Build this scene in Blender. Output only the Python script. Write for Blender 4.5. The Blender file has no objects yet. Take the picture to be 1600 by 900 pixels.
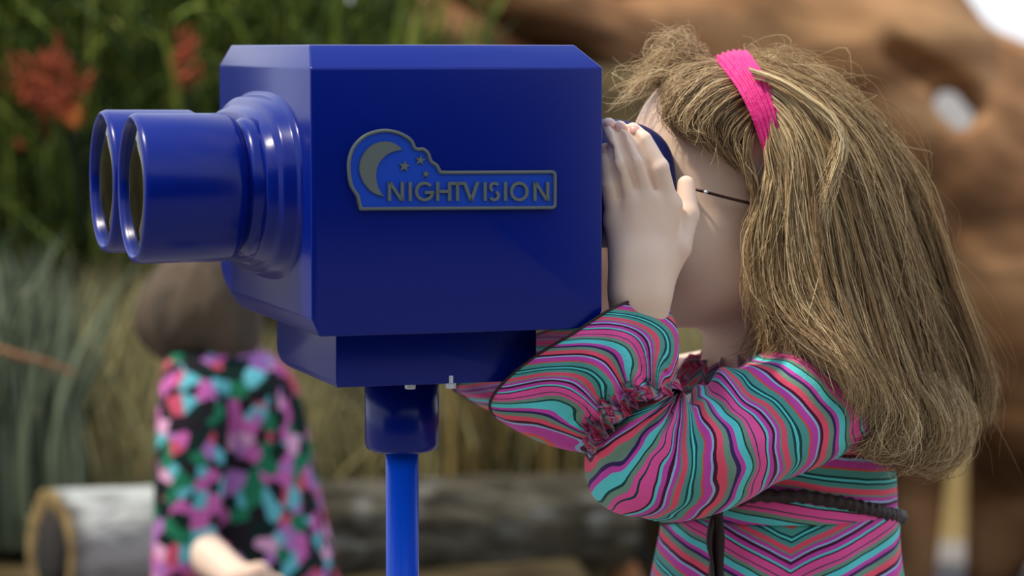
import bpy, bmesh, math, random
import numpy as np
from mathutils import Vector, Matrix

# ---------------------------------------------------------------- camera
SC = bpy.context.scene
COL = SC.collection
F = 4620.0
PITCH = math.atan(375.0 / F)
CAMZ = 1.10
cam_d = bpy.data.cameras.new('camera')
cam_d.sensor_width = 36.0
cam_d.lens = 36.0 * F / 1600.0
cam_d.clip_start = 0.05
cam_d.clip_end = 500.0
cam_d.dof.use_dof = True
cam_d.dof.focus_distance = 2.20
cam_d.dof.aperture_fstop = 4.6
cam = bpy.data.objects.new('camera', cam_d)
COL.objects.link(cam)
cam.location = (0, 0, CAMZ)
cam.rotation_euler = (math.pi / 2 - PITCH, 0, 0)
SC.camera = cam

# ---------------------------------------------------------------- sky
W = bpy.data.worlds.new('sky')
SC.world = W
W.use_nodes = True
nt = W.node_tree
bg = nt.nodes['Background']
tc = nt.nodes.new('ShaderNodeTexCoord')
sep = nt.nodes.new('ShaderNodeSeparateXYZ')
nt.links.new(tc.outputs['Generated'], sep.inputs[0])
mp = nt.nodes.new('ShaderNodeMapRange')
mp.inputs['From Min'].default_value = -0.05
mp.inputs['From Max'].default_value = 0.9
nt.links.new(sep.outputs['Z'], mp.inputs['Value'])
rp = nt.nodes.new('ShaderNodeValToRGB')
rp.color_ramp.elements[0].color = (0.86, 0.92, 1.0, 1)
rp.color_ramp.elements[1].color = (0.42, 0.60, 0.95, 1)
nt.links.new(mp.outputs[0], rp.inputs[0])
nz = nt.nodes.new('ShaderNodeTexNoise')
nz.inputs['Scale'].default_value = 3.0
nz.inputs['Detail'].default_value = 6.0
nt.links.new(tc.outputs['Generated'], nz.inputs['Vector'])
nr = nt.nodes.new('ShaderNodeValToRGB')
nr.color_ramp.elements[0].position = 0.45
nr.color_ramp.elements[1].position = 0.62
nt.links.new(nz.outputs['Fac'], nr.inputs[0])
mx = nt.nodes.new('ShaderNodeMixRGB')
nt.links.new(nr.outputs[0], mx.inputs['Fac'])
nt.links.new(rp.outputs[0], mx.inputs['Color1'])
mx.inputs['Color2'].default_value = (0.95, 0.97, 1.0, 1)
nt.links.new(mx.outputs[0], bg.inputs['Color'])
bg.inputs['Strength'].default_value = 1.05

# ---------------------------------------------------------------- sun and exposure
sd = bpy.data.lights.new('sun', 'SUN')
sd.energy = 3.2
sd.angle = math.radians(3.0)
sd.color = (1.0, 0.90, 0.76)
sun = bpy.data.objects.new('sun', sd)
COL.objects.link(sun)
SUN_FROM = Vector((-0.55, -0.10, 1.0)).normalized()
sun.rotation_euler = SUN_FROM.to_track_quat('Z', 'Y').to_euler()
SC.view_settings.view_transform = 'Standard'
SC.view_settings.look = 'None'
SC.view_settings.gamma = 1.0
SC.view_settings.use_curve_mapping = False
SC.view_settings.exposure = 0.22

# ================================================================ helpers
RNG = np.random.RandomState(7)
CA, SA = math.cos(PITCH), math.sin(PITCH)

def P(px, py, Y):
    """world point on the plane y=Y that shows at photograph pixel (px, py)"""
    x = (px - 800.0) / F
    u = -(py - 450.0) / F
    d = (x, CA + u * SA, -SA + u * CA)
    t = Y / d[1]
    return Vector((d[0] * t, Y, CAMZ + d[2] * t))

def Pn(px, py, Y):
    px = np.asarray(px, float); py = np.asarray(py, float); Y = np.asarray(Y, float)
    u = -(py - 450.0) / F
    dy = CA + u * SA
    t = Y / dy
    return np.stack([(px - 800.0) / F * t, Y + 0 * t, CAMZ + (-SA + u * CA) * t], -1)

def lin(r, g, b, a=1.0):
    f = lambda c: (c / 255.0 / 12.92) if c <= 10 else ((c / 255.0 + 0.055) / 1.055) ** 2.4
    return (f(r), f(g), f(b), a)

def tag(o, label=None, cat=None, group=None, kind=None):
    if label: o['label'] = label
    if cat: o['category'] = cat
    if group: o['group'] = group
    if kind: o['kind'] = kind
    return o

def empty(name, loc=(0, 0, 0)):
    o = bpy.data.objects.new(name, None)
    o.empty_display_size = 0.05
    o.location = loc
    COL.objects.link(o)
    return o

def link(name, me, mat=None, parent=None, smooth=True):
    if mat is not None:
        me.materials.append(mat)
    if smooth and len(me.polygons):
        me.polygons.foreach_set('use_smooth', np.ones(len(me.polygons), bool))
    o = bpy.data.objects.new(name, me)
    COL.objects.link(o)
    if parent is not None:
        o.parent = parent
        o.matrix_parent_inverse = Matrix.Translation(-world_loc(parent))
    return o

def world_loc(o):
    v = Vector(o.location) if o.type == 'EMPTY' else Vector((0, 0, 0))
    return v

def arr_mesh(name, V, Q, attrs=None):
    """mesh from a vertex array and a quad or triangle array"""
    me = bpy.data.meshes.new(name)
    V = np.asarray(V, np.float32); Q = np.asarray(Q, np.int32)
    n, k = Q.shape
    me.vertices.add(len(V)); me.vertices.foreach_set('co', V.ravel())
    me.loops.add(n * k); me.loops.foreach_set('vertex_index', Q.ravel())
    me.polygons.add(n)
    me.polygons.foreach_set('loop_start', np.arange(n, dtype=np.int32) * k)
    me.update(calc_edges=True)
    me.validate()
    if attrs:
        for an, av in attrs.items():
            a = me.attributes.new(an, 'FLOAT', 'POINT')
            a.data.foreach_set('value', np.asarray(av, np.float32).ravel())
    return me

def bm_mesh(name, bm):
    bmesh.ops.recalc_face_normals(bm, faces=bm.faces[:])
    me = bpy.data.meshes.new(name)
    bm.to_mesh(me); bm.free()
    return me

def loft(name, R, mat, parent, attrs=None, cap=True, closed=True):
    """R: array sections x ring x 3"""
    R = np.asarray(R, float)
    S, N, _ = R.shape
    i = np.arange(S - 1)[:, None]; j = np.arange(N if closed else N - 1)[None, :]
    a = i * N + j; b = i * N + (j + 1) % N
    Q = np.stack([a, b, b + N, a + N], -1).reshape(-1, 4)
    V = R.reshape(-1, 3)
    at = {k: np.asarray(v).reshape(-1) for k, v in (attrs or {}).items()}
    if cap and closed:
        c0 = R[0].mean(0); c1 = R[-1].mean(0)
        n = len(V)
        V = np.vstack([V, c0, c1])
        for k in at:
            at[k] = np.concatenate([at[k], [at[k][:N].mean(), at[k][-N:].mean()]])
        jj = np.arange(N)
        T0 = np.stack([np.full(N, n), (jj + 1) % N, jj, jj], -1)
        T1 = np.stack([np.full(N, n + 1), (S - 1) * N + jj, (S - 1) * N + (jj + 1) % N, (S - 1) * N + (jj + 1) % N], -1)
        me = mixed_mesh(name, V, Q, np.vstack([T0[:, :3], T1[:, :3]]), at)
    else:
        me = arr_mesh(name, V, Q, at)
    return link(name, me, mat, parent)

def mixed_mesh(name, V, Q, T, attrs=None):
    me = bpy.data.meshes.new(name)
    V = np.asarray(V, np.float32)
    me.vertices.add(len(V)); me.vertices.foreach_set('co', V.ravel())
    idx = np.concatenate([np.asarray(Q, np.int32).ravel(), np.asarray(T, np.int32).ravel()])
    st = np.concatenate([np.arange(len(Q)) * 4, len(Q) * 4 + np.arange(len(T)) * 3]).astype(np.int32)
    me.loops.add(len(idx)); me.loops.foreach_set('vertex_index', idx)
    me.polygons.add(len(st)); me.polygons.foreach_set('loop_start', st)
    me.update(calc_edges=True)
    me.validate()
    for an, av in (attrs or {}).items():
        a = me.attributes.new(an, 'FLOAT', 'POINT')
        a.data.foreach_set('value', np.asarray(av, np.float32).ravel())
    return me

def frames(pts):
    """parallel-ish frames along a polyline (n x 3)"""
    pts = np.asarray(pts, float)
    T = np.gradient(pts, axis=0)
    T /= np.linalg.norm(T, axis=1, keepdims=True) + 1e-12
    N = np.zeros_like(T)
    ref = np.array([0.0, 0, 1]) if abs(T[0, 2]) < 0.9 else np.array([1.0, 0, 0])
    n = np.cross(T[0], ref); n /= np.linalg.norm(n)
    for i in range(len(T)):
        n = n - T[i] * n.dot(T[i]); n /= np.linalg.norm(n) + 1e-12
        N[i] = n
    return T, N, np.cross(T, N)

def cr(pts, n):
    """Catmull-Rom through pts (k x d), n samples"""
    pts = np.asarray(pts, float)
    if pts.ndim == 1: pts = pts[:, None]
    p = np.vstack([2 * pts[0] - pts[1], pts, 2 * pts[-1] - pts[-2]])
    s = np.linspace(0, len(pts) - 1 - 1e-9, n)
    i = s.astype(int); t = (s - i)[:, None]
    a, b, c, d = p[i], p[i + 1], p[i + 2], p[i + 3]
    return 0.5 * ((2 * b) + (-a + c) * t + (2 * a - 5 * b + 4 * c - d) * t * t + (-a + 3 * b - 3 * c + d) * t ** 3)

def tube(name, pts, rad, mat, parent=None, n=12, samples=None, flat=1.0, attrs=None):
    pts = np.array([list(p) for p in pts], float)
    rad = np.atleast_1d(np.asarray(rad, float))
    if samples:
        rad = cr(rad if len(rad) > 1 else np.repeat(rad, len(pts)), samples)[:, 0]
        pts = cr(pts, samples)
    elif len(rad) == 1:
        rad = np.repeat(rad, len(pts))
    T, N, B = frames(pts)
    a = np.linspace(0, 2 * math.pi, n, endpoint=False)
    R = pts[:, None] + rad[:, None, None] * (np.cos(a)[None, :, None] * N[:, None] + flat * np.sin(a)[None, :, None] * B[:, None])
    return loft(name, R, mat, parent)

def lathe(name, prof, origin, axis, mat, parent=None, n=64, closed=False):
    """prof: list of (s along axis, radius)"""
    axis = np.array(Vector(axis).normalized())
    ref = np.array([0, 0, 1.0]) if abs(axis[2]) < 0.9 else np.array([1.0, 0, 0])
    e1 = np.cross(axis, ref); e1 /= np.linalg.norm(e1); e2 = np.cross(axis, e1)
    a = np.linspace(0, 2 * math.pi, n, endpoint=False)
    prof = np.asarray(prof, float)
    R = np.array(origin)[None, None] + prof[:, 0][:, None, None] * axis + prof[:, 1][:, None, None] * (np.cos(a)[None, :, None] * e1 + np.sin(a)[None, :, None] * e2)
    if closed:
        R = np.concatenate([R, R[:1]], 0)
        return loft(name, R, mat, parent, cap=False)
    return loft(name, R, mat, parent, cap=True)

# ---- value noise
_LAT = np.random.RandomState(3).rand(64, 64, 64)
def vnoise(p, scale=1.0):
    q = np.asarray(p, float) * scale
    i = np.floor(q).astype(int); f = q - i; f = f * f * (3 - 2 * f)
    i0 = i % 64; i1 = (i + 1) % 64
    def L(a, b, c): return _LAT[a, b, c]
    x0, y0, z0 = i0[..., 0], i0[..., 1], i0[..., 2]; x1, y1, z1 = i1[..., 0], i1[..., 1], i1[..., 2]
    fx, fy, fz = f[..., 0], f[..., 1], f[..., 2]
    c00 = L(x0, y0, z0) * (1 - fx) + L(x1, y0, z0) * fx
    c10 = L(x0, y1, z0) * (1 - fx) + L(x1, y1, z0) * fx
    c01 = L(x0, y0, z1) * (1 - fx) + L(x1, y0, z1) * fx
    c11 = L(x0, y1, z1) * (1 - fx) + L(x1, y1, z1) * fx
    return ((c00 * (1 - fy) + c10 * fy) * (1 - fz) + (c01 * (1 - fy) + c11 * fy) * fz) * 2 - 1

# ---- signed distance fields meshed into one continuous skin
class Field:
    def __init__(s, xs, ys, zs):
        s.xs, s.ys, s.zs = xs, ys, zs
        s.F = np.full((len(xs), len(ys), len(zs)), 0.15, np.float32)
    def sub(s, lo, hi):
        f = lambda a, l, h: slice(max(0, np.searchsorted(a, l) - 1), min(len(a), np.searchsorted(a, h) + 1))
        return f(s.xs, lo[0], hi[0]), f(s.ys, lo[1], hi[1]), f(s.zs, lo[2], hi[2])
    def grid(s, sl):
        return s.xs[sl[0]][:, None, None], s.ys[sl[1]][None, :, None], s.zs[sl[2]][None, None, :]
    def put(s, sl, d, k, cut=False):
        A = s.F[sl]
        if cut:
            d = -d
            h = np.maximum(k - np.abs(A - d), 0) / k
            s.F[sl] = np.maximum(A, d) + h * h * k * 0.25
        else:
            h = np.maximum(k - np.abs(A - d), 0) / k
            s.F[sl] = np.minimum(A, d) - h * h * k * 0.25
    def cone(s, a, b, ra, rb, k=0.01, cut=False, m=0.04):
        a = np.array(a, float); b = np.array(b, float)
        R = max(ra, rb) + m + k
        sl = s.sub(np.minimum(a, b) - R, np.maximum(a, b) + R)
        x, y, z = s.grid(sl)
        d = b - a; L = d.dot(d) + 1e-12
        t = np.clip(((x - a[0]) * d[0] + (y - a[1]) * d[1] + (z - a[2]) * d[2]) / L, 0, 1)
        D = np.sqrt((x - a[0] - t * d[0]) ** 2 + (y - a[1] - t * d[1]) ** 2 + (z - a[2] - t * d[2]) ** 2) - (ra + (rb - ra) * t)
        s.put(sl, D.astype(np.float32), k, cut)
    def ell(s, c, r, M=None, k=0.01, cut=False, m=0.04):
        c = np.array(c, float); r = np.array(r, float)
        M = np.eye(3) if M is None else np.asarray(M)     # rows = local axes
        R = r.max() + m + k
        sl = s.sub(c - R, c + R)
        x, y, z = s.grid(sl)
        x = x - c[0]; y = y - c[1]; z = z - c[2]
        q = [(M[i][0] * x + M[i][1] * y + M[i][2] * z) for i in range(3)]
        k0 = np.sqrt((q[0] / r[0]) ** 2 + (q[1] / r[1]) ** 2 + (q[2] / r[2]) ** 2)
        k1 = np.sqrt((q[0] / r[0] ** 2) ** 2 + (q[1] / r[1] ** 2) ** 2 + (q[2] / r[2] ** 2) ** 2) + 1e-9
        s.put(sl, (k0 * (k0 - 1) / k1).astype(np.float32), k, cut)
    def mesh(s, smooth=1):
        Fv = s.F
        ins = Fv < 0
        c = np.zeros(tuple(n - 1 for n in Fv.shape), np.int8)
        for a in (0, 1):
            for b in (0, 1):
                for d in (0, 1):
                    c += ins[a:a + c.shape[0], b:b + c.shape[1], d:d + c.shape[2]]
        mixed = (c > 0) & (c < 8)
        I = np.argwhere(mixed)
        idx = -np.ones(c.shape, np.int32); idx[mixed] = np.arange(len(I))
        acc = np.zeros((len(I), 3)); cnt = np.zeros(len(I))
        corners = [(a, b, d) for a in (0, 1) for b in (0, 1) for d in (0, 1)]
        for p in corners:
            for ax in range(3):
                if p[ax]: continue
                q = list(p); q[ax] = 1
                f0 = Fv[I[:, 0] + p[0], I[:, 1] + p[1], I[:, 2] + p[2]]
                f1 = Fv[I[:, 0] + q[0], I[:, 1] + q[1], I[:, 2] + q[2]]
                m = (f0 < 0) != (f1 < 0)
                t = np.where(m, f0 / np.where(m, f0 - f1, 1), 0)
                pos = np.array(p, float)[None].repeat(len(I), 0); pos[:, ax] += t
                acc += pos * m[:, None]; cnt += m
        g = I + acc / cnt[:, None]
        V = np.stack([np.interp(g[:, 0], np.arange(len(s.xs)), s.xs), np.interp(g[:, 1], np.arange(len(s.ys)), s.ys), np.interp(g[:, 2], np.arange(len(s.zs)), s.zs)], 1)
        Q = []
        for ax in range(3):
            o1, o2 = [(1, 2), (2, 0), (0, 1)][ax]
            A = np.take(ins, range(0, ins.shape[ax] - 1), ax); B = np.take(ins, range(1, ins.shape[ax]), ax)
            E = np.argwhere(A != B)
            ok = np.ones(len(E), bool)
            for o in (o1, o2):
                ok &= (E[:, o] >= 1) & (E[:, o] < c.shape[o])
            E = E[ok]
            def cell(d1, d2):
                e = E.copy(); e[:, o1] -= d1; e[:, o2] -= d2
                return idx[e[:, 0], e[:, 1], e[:, 2]]
            q = np.stack([cell(1, 1), cell(0, 1), cell(0, 0), cell(1, 0)], 1)
            flip = ~A[E[:, 0], E[:, 1], E[:, 2]]
            q[flip] = q[flip][:, ::-1]
            Q.append(q)
        Q = np.vstack(Q)
        Q = Q[(Q >= 0).all(1)]
        for _ in range(smooth):
            S = np.zeros_like(V); n = np.zeros(len(V))
            for a in range(4):
                b = (a + 1) % 4
                np.add.at(S, Q[:, a], V[Q[:, b]]); np.add.at(n, Q[:, a], 1)
                np.add.at(S, Q[:, b], V[Q[:, a]]); np.add.at(n, Q[:, b], 1)
            V = V * 0.55 + 0.45 * S / np.maximum(n, 1)[:, None]
        return V, Q

def axis_grid(lo, hi, h, fine=None, hf=None):
    if fine is None: return np.arange(lo, hi + h, h)
    a = np.arange(lo, fine[0], h); b = np.arange(fine[0], fine[1], hf); c = np.arange(fine[1], hi + h, h)
    return np.concatenate([a, b, c])

# ================================================================ materials
def mat(name, color=(0.5, 0.5, 0.5, 1), rough=0.5, spec=0.5, metal=0.0, coat=0.0, sss=0.0, color2=None, nscale=10.0, ndet=4.0, bump=0.0, bscale=60.0, stretch=None, sheen=0.0, lo=0.35, hi=0.65):
    m = bpy.data.materials.new(name)
    m.use_nodes = True
    n = m.node_tree; b = n.nodes['Principled BSDF']
    b.inputs['Base Color'].default_value = color
    b.inputs['Roughness'].default_value = rough
    b.inputs['Specular IOR Level'].default_value = spec
    b.inputs['Metallic'].default_value = metal
    b.inputs['Coat Weight'].default_value = coat
    b.inputs['Coat Roughness'].default_value = 0.12
    if sheen: b.inputs['Sheen Weight'].default_value = sheen
    if sss:
        b.inputs['Subsurface Weight'].default_value = sss
        b.inputs['Subsurface Radius'].default_value = (1.0, 0.35, 0.2)
        b.inputs['Subsurface Scale'].default_value = 0.006
    t = n.nodes.new('ShaderNodeTexCoord')
    mpn = n.nodes.new('ShaderNodeMapping')
    n.links.new(t.outputs['Object'], mpn.inputs[0])
    if stretch: mpn.inputs['Scale'].default_value = stretch
    if color2 is not None:
        z = n.nodes.new('ShaderNodeTexNoise'); z.inputs['Scale'].default_value = nscale; z.inputs['Detail'].default_value = ndet
        n.links.new(mpn.outputs[0], z.inputs['Vector'])
        r = n.nodes.new('ShaderNodeValToRGB')
        r.color_ramp.elements[0].position = lo; r.color_ramp.elements[1].position = hi
        r.color_ramp.elements[0].color = color; r.color_ramp.elements[1].color = color2
        n.links.new(z.outputs['Fac'], r.inputs[0]); n.links.new(r.outputs[0], b.inputs['Base Color'])
    if bump:
        z = n.nodes.new('ShaderNodeTexNoise'); z.inputs['Scale'].default_value = bscale; z.inputs['Detail'].default_value = 5
        n.links.new(mpn.outputs[0], z.inputs['Vector'])
        bp = n.nodes.new('ShaderNodeBump'); bp.inputs['Strength'].default_value = bump; bp.inputs['Distance'].default_value = 0.004
        n.links.new(z.outputs['Fac'], bp.inputs['Height']); n.links.new(bp.outputs[0], b.inputs['Normal'])
    return m

def attr_ramp(m, attr, stops, const=False, mul=1.0, wob=0.0, fract=True):
    n = m.node_tree; b = n.nodes['Principled BSDF']
    a = n.nodes.new('ShaderNodeAttribute'); a.attribute_name = attr
    src = a.outputs['Fac']
    if mul != 1.0:
        q = n.nodes.new('ShaderNodeMath'); q.operation = 'MULTIPLY'; q.inputs[1].default_value = mul
        n.links.new(src, q.inputs[0]); src = q.outputs[0]
    if wob:
        t = n.nodes.new('ShaderNodeTexCoord')
        z = n.nodes.new('ShaderNodeTexNoise'); z.inputs['Scale'].default_value = 22.0; z.inputs['Detail'].default_value = 2
        n.links.new(t.outputs['Object'], z.inputs['Vector'])
        q = n.nodes.new('ShaderNodeMath'); q.operation = 'MULTIPLY_ADD'; q.inputs[1].default_value = wob
        n.links.new(z.outputs['Fac'], q.inputs[0]); n.links.new(src, q.inputs[2]); src = q.outputs[0]
    if fract:
        q = n.nodes.new('ShaderNodeMath'); q.operation = 'FRACT'
        n.links.new(src, q.inputs[0]); src = q.outputs[0]
    r = n.nodes.new('ShaderNodeValToRGB'); cr_ = r.color_ramp
    if const: cr_.interpolation = 'CONSTANT'
    cr_.elements[0].position = stops[0][0]; cr_.elements[0].color = stops[0][1]
    cr_.elements[1].position = stops[-1][0]; cr_.elements[1].color = stops[-1][1]
    for p, c in stops[1:-1]:
        e = cr_.elements.new(p); e.color = c
    n.links.new(src, r.inputs[0]); n.links.new(r.outputs[0], b.inputs['Base Color'])
    return m

M = {}
M['blue'] = mat('blue_gloss_paint', lin(0, 26, 122), rough=0.26, spec=0.28, coat=0.06)
M['pole'] = mat('sunlit_blue_paint', lin(0, 84, 226), rough=0.3, spec=0.3, coat=0.1)  # sun reflecting off the pole, put into its base colour
M['rubber'] = mat('navy_rubber', lin(16, 26, 84), rough=0.55, spec=0.35, bump=0.05, bscale=400)
M['glass'] = mat('dark_lens_glass', (0.003, 0.006, 0.003, 1), rough=0.05, spec=0.5, coat=0.0)
M['inner'] = mat('black_tube_interior', (0.004, 0.004, 0.005, 1), rough=0.6, spec=0.1)
M['badge_blue'] = mat('badge_blue_enamel', lin(18, 72, 190), rough=0.45, spec=0.3)
M['badge_grey'] = mat('badge_grey_metal', lin(104, 112, 108), rough=0.5, spec=0.3, metal=0.15)
M['nut'] = mat('white_zinc_nut', lin(225, 232, 235), rough=0.35, metal=0.3)
M['skin'] = mat('child_skin', lin(238, 204, 176), rough=0.5, spec=0.3, sss=0.35, color2=lin(244, 214, 190), nscale=14, bump=0.04, bscale=320)
M['nail'] = mat('fingernail', lin(232, 178, 160), rough=0.25, spec=0.5, sss=0.2)
M['lip'] = mat('lip', lin(196, 110, 105), rough=0.4, sss=0.2)
M['eye'] = mat('eye_white', (0.8, 0.8, 0.78, 1), rough=0.1)
M['mole'] = mat('mole', lin(60, 38, 32), rough=0.6)
M['iris'] = mat('iris', lin(70, 90, 110), rough=0.1)
M['ribbon'] = mat('dark_brown_ribbon', lin(44, 24, 22), rough=0.6, bump=0.2, bscale=300)
M['band'] = mat('pink_knit', lin(226, 38, 128), rough=0.5, spec=0.4, color2=lin(240, 70, 150), nscale=200, bump=0.3, bscale=500)
M['spec'] = mat('dark_brown_wire', lin(60, 30, 24), rough=0.25, metal=0.6)
M['earth'] = mat('dark_earth', lin(52, 44, 30), rough=1.0, spec=0.05, color2=lin(84, 72, 48), nscale=9, bump=0.6, bscale=30)
M['ground'] = mat('pale_gravel', lin(120, 116, 112), rough=1.0, spec=0.05, color2=lin(146, 142, 136), nscale=5, bump=0.4, bscale=80)
M['sand'] = mat('tan_sandstone', lin(168, 146, 96), rough=1.0, spec=0.05, color2=lin(190, 168, 116), nscale=4, bump=0.4, bscale=20)
M['backdrop'] = mat('dark_backdrop', lin(24, 30, 16), rough=1.0, spec=0.0, color2=lin(36, 44, 24), nscale=8)

# striped jersey
PAL = dict(pk=lin(246, 92, 164), co=lin(248, 90, 116), mg=lin(212, 76, 176), aq=lin(100, 220, 218), lb=lin(158, 200, 236), te=lin(88, 166, 156), dg=lin(14, 78, 74), nv=lin(66, 42, 100), ma=lin(84, 22, 54), gg=lin(122, 156, 134), og=lin(232, 92, 66))
SEQ = [('pk', 12), ('dg', 2), ('pk', 5), ('gg', 6), ('dg', 3), ('aq', 11), ('mg', 6), ('nv', 5), ('gg', 9), ('co', 11), ('ma', 6), ('lb', 4), ('mg', 12), ('og', 3), ('te', 11), ('dg', 4), ('aq', 4), ('dg', 3), ('te', 7), ('co', 9), ('gg', 3), ('mg', 6), ('lb', 3), ('ma', 5), ('mg', 7), ('aq', 4), ('ma', 3)]
tot = float(sum(w for _, w in SEQ)); acc = 0; stops = []
for nme, w_ in SEQ:
    stops.append((acc / tot, PAL[nme])); acc += w_
M['stripe'] = attr_ramp(mat('striped_jersey', rough=0.85, spec=0.15, sheen=0.15, bump=0.25, bscale=700), 'stripe', stops, const=True, wob=0.06)
M['frill'] = attr_ramp(mat('crimson_ruffle', rough=0.8, spec=0.15, sheen=0.2, bump=0.2, bscale=500), 'stripe', [(0, lin(120, 24, 62)), (0.15, lin(206, 70, 120)), (0.3, lin(80, 20, 54)), (0.45, lin(190, 130, 170)), (0.58, lin(110, 26, 70)), (0.72, lin(80, 160, 156)), (0.86, lin(226, 90, 100)), (1, lin(120, 24, 62))])
M['hair'] = attr_ramp(mat('ash_blond_hair', rough=0.5, spec=0.4, sheen=0.0), 'tone', [(0, lin(84, 62, 38)), (0.35, lin(138, 108, 72)), (0.7, lin(200, 168, 120)), (1, lin(246, 224, 176))], fract=False)
M['brown_hair'] = mat('brown_hair', lin(54, 44, 32), rough=0.8, color2=lin(84, 68, 48), nscale=30, stretch=(1, 1, 0.15))

def floral():
    m = mat('floral_print', rough=0.85, spec=0.1)
    n = m.node_tree; b = n.nodes['Principled BSDF']
    t = n.nodes.new('ShaderNodeTexCoord')
    v = n.nodes.new('ShaderNodeTexVoronoi'); v.inputs['Scale'].default_value = 52.0
    n.links.new(t.outputs['Object'], v.inputs['Vector'])
    s = n.nodes.new('ShaderNodeSeparateColor'); n.links.new(v.outputs['Color'], s.inputs[0])
    r = n.nodes.new('ShaderNodeValToRGB'); c = r.color_ramp; c.interpolation = 'CONSTANT'
    L = [(0, lin(20, 40, 34)), (0.2, lin(190, 96, 160)), (0.36, lin(36, 112, 80)), (0.48, lin(98, 176, 184)), (0.58, lin(166, 110, 170)), (0.70, lin(190, 76, 100)), (0.79, lin(34, 30, 34)), (0.93, lin(216, 160, 190))]
    c.elements[0].position = 0; c.elements[0].color = L[0][1]
    c.elements[1].position = L[-1][0]; c.elements[1].color = L[-1][1]
    for p, q in L[1:-1]:
        e = c.elements.new(p); e.color = q
    n.links.new(s.outputs[0], r.inputs[0]); n.links.new(r.outputs[0], b.inputs['Base Color'])
    return m
M['floral'] = floral()

def bark(name, c1, c2, c3, direction=(1, 1, 1), scale=6.0):
    m = mat(name, rough=0.9, spec=0.1)
    n = m.node_tree; b = n.nodes['Principled BSDF']
    t = n.nodes.new('ShaderNodeTexCoord'); mp_ = n.nodes.new('ShaderNodeMapping')
    mp_.inputs['Rotation'].default_value = direction[0]; mp_.inputs['Scale'].default_value = direction[1]
    n.links.new(t.outputs['Object'], mp_.inputs[0])
    z = n.nodes.new('ShaderNodeTexNoise'); z.inputs['Scale'].default_value = scale; z.inputs['Detail'].default_value = 6; z.inputs['Distortion'].default_value = 0.6
    n.links.new(mp_.outputs[0], z.inputs['Vector'])
    r = n.nodes.new('ShaderNodeValToRGB'); r.color_ramp.elements[0].position = 0.3; r.color_ramp.elements[1].position = 0.72
    r.color_ramp.elements[0].color = c1; r.color_ramp.elements[1].color = c3
    e = r.color_ramp.elements.new(0.5); e.color = c2
    n.links.new(z.outputs['Fac'], r.inputs[0]); n.links.new(r.outputs[0], b.inputs['Base Color'])
    bp = n.nodes.new('ShaderNodeBump'); bp.inputs['Strength'].default_value = 0.7; bp.inputs['Distance'].default_value = 0.03
    n.links.new(z.outputs['Fac'], bp.inputs['Height']); n.links.new(bp.outputs[0], b.inputs['Normal'])
    return m
M['trunk'] = bark('reddish_brown_bark', lin(92, 62, 40), lin(160, 116, 78), lin(204, 156, 108), ((0, math.radians(38), 0), (1.0, 1.0, 3.6)), 2.6)
M['logbark'] = bark('grey_log_bark', lin(48, 42, 32), lin(76, 70, 56), lin(104, 98, 84), ((0, 0, 0), (0.6, 4, 4)), 7.0)
M['logend'] = mat('log_end_wood', lin(96, 74, 40), rough=0.9, color2=lin(150, 126, 74), nscale=30)
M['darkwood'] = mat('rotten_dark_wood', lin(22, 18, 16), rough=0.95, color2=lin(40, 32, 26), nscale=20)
M['char'] = mat('charred_wood', lin(10, 9, 8), rough=0.9, color2=lin(22, 18, 14), nscale=30, bump=0.5, bscale=60)
M['rust'] = mat('rusty_soil', lin(140, 84, 50), rough=0.95, color2=lin(170, 120, 76), nscale=20)
def blade_mat(name, stops): return attr_ramp(mat(name, rough=0.6, spec=0.25), 'tone', stops, fract=False)
M['grass'] = blade_mat('green_grass', [(0, lin(30, 40, 20)), (0.4, lin(72, 92, 38)), (0.7, lin(132, 150, 54)), (1, lin(204, 206, 104))])
M['straw'] = blade_mat('dry_straw', [(0, lin(84, 76, 46)), (0.5, lin(150, 140, 94)), (0.85, lin(188, 176, 122)), (1, lin(220, 204, 146))])
M['reed'] = blade_mat('grey_green_reed', [(0, lin(54, 62, 46)), (0.5, lin(104, 114, 88)), (1, lin(158, 166, 134))])
M['stalk'] = blade_mat('yellow_stalk', [(0, lin(70, 58, 28)), (0.6, lin(124, 104, 56)), (1, lin(160, 136, 80))])
M['petal'] = blade_mat('orange_petal', [(0, lin(130, 60, 38)), (0.6, lin(190, 92, 56)), (1, lin(250, 160, 70))])

# ================================================================ setting
def terrain():
    xs = np.concatenate([np.linspace(-60, -3, 14), np.linspace(-2.6, 2.6, 40), np.linspace(3, 60, 14)])
    ys = np.concatenate([np.linspace(-12, 1, 8), np.linspace(1.3, 9, 50), np.linspace(10, 120, 20)])
    X, Y = np.meshgrid(xs, ys, indexing='ij')
    p = np.stack([X, Y, 0 * X], -1)
    Z = 0.012 * vnoise(p, 2.3) * (np.abs(X) < 4)
    V = np.stack([X, Y, Z], -1).reshape(-1, 3)
    n, k = X.shape
    i = np.arange(n - 1)[:, None]; j = np.arange(k - 1)[None]
    a = i * k + j
    Q = np.stack([a, a + k, a + k + 1, a + 1], -1).reshape(-1, 4)
    tag(link('ground', arr_mesh('ground', V, Q), M['ground']), kind='structure')
terrain()

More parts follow.
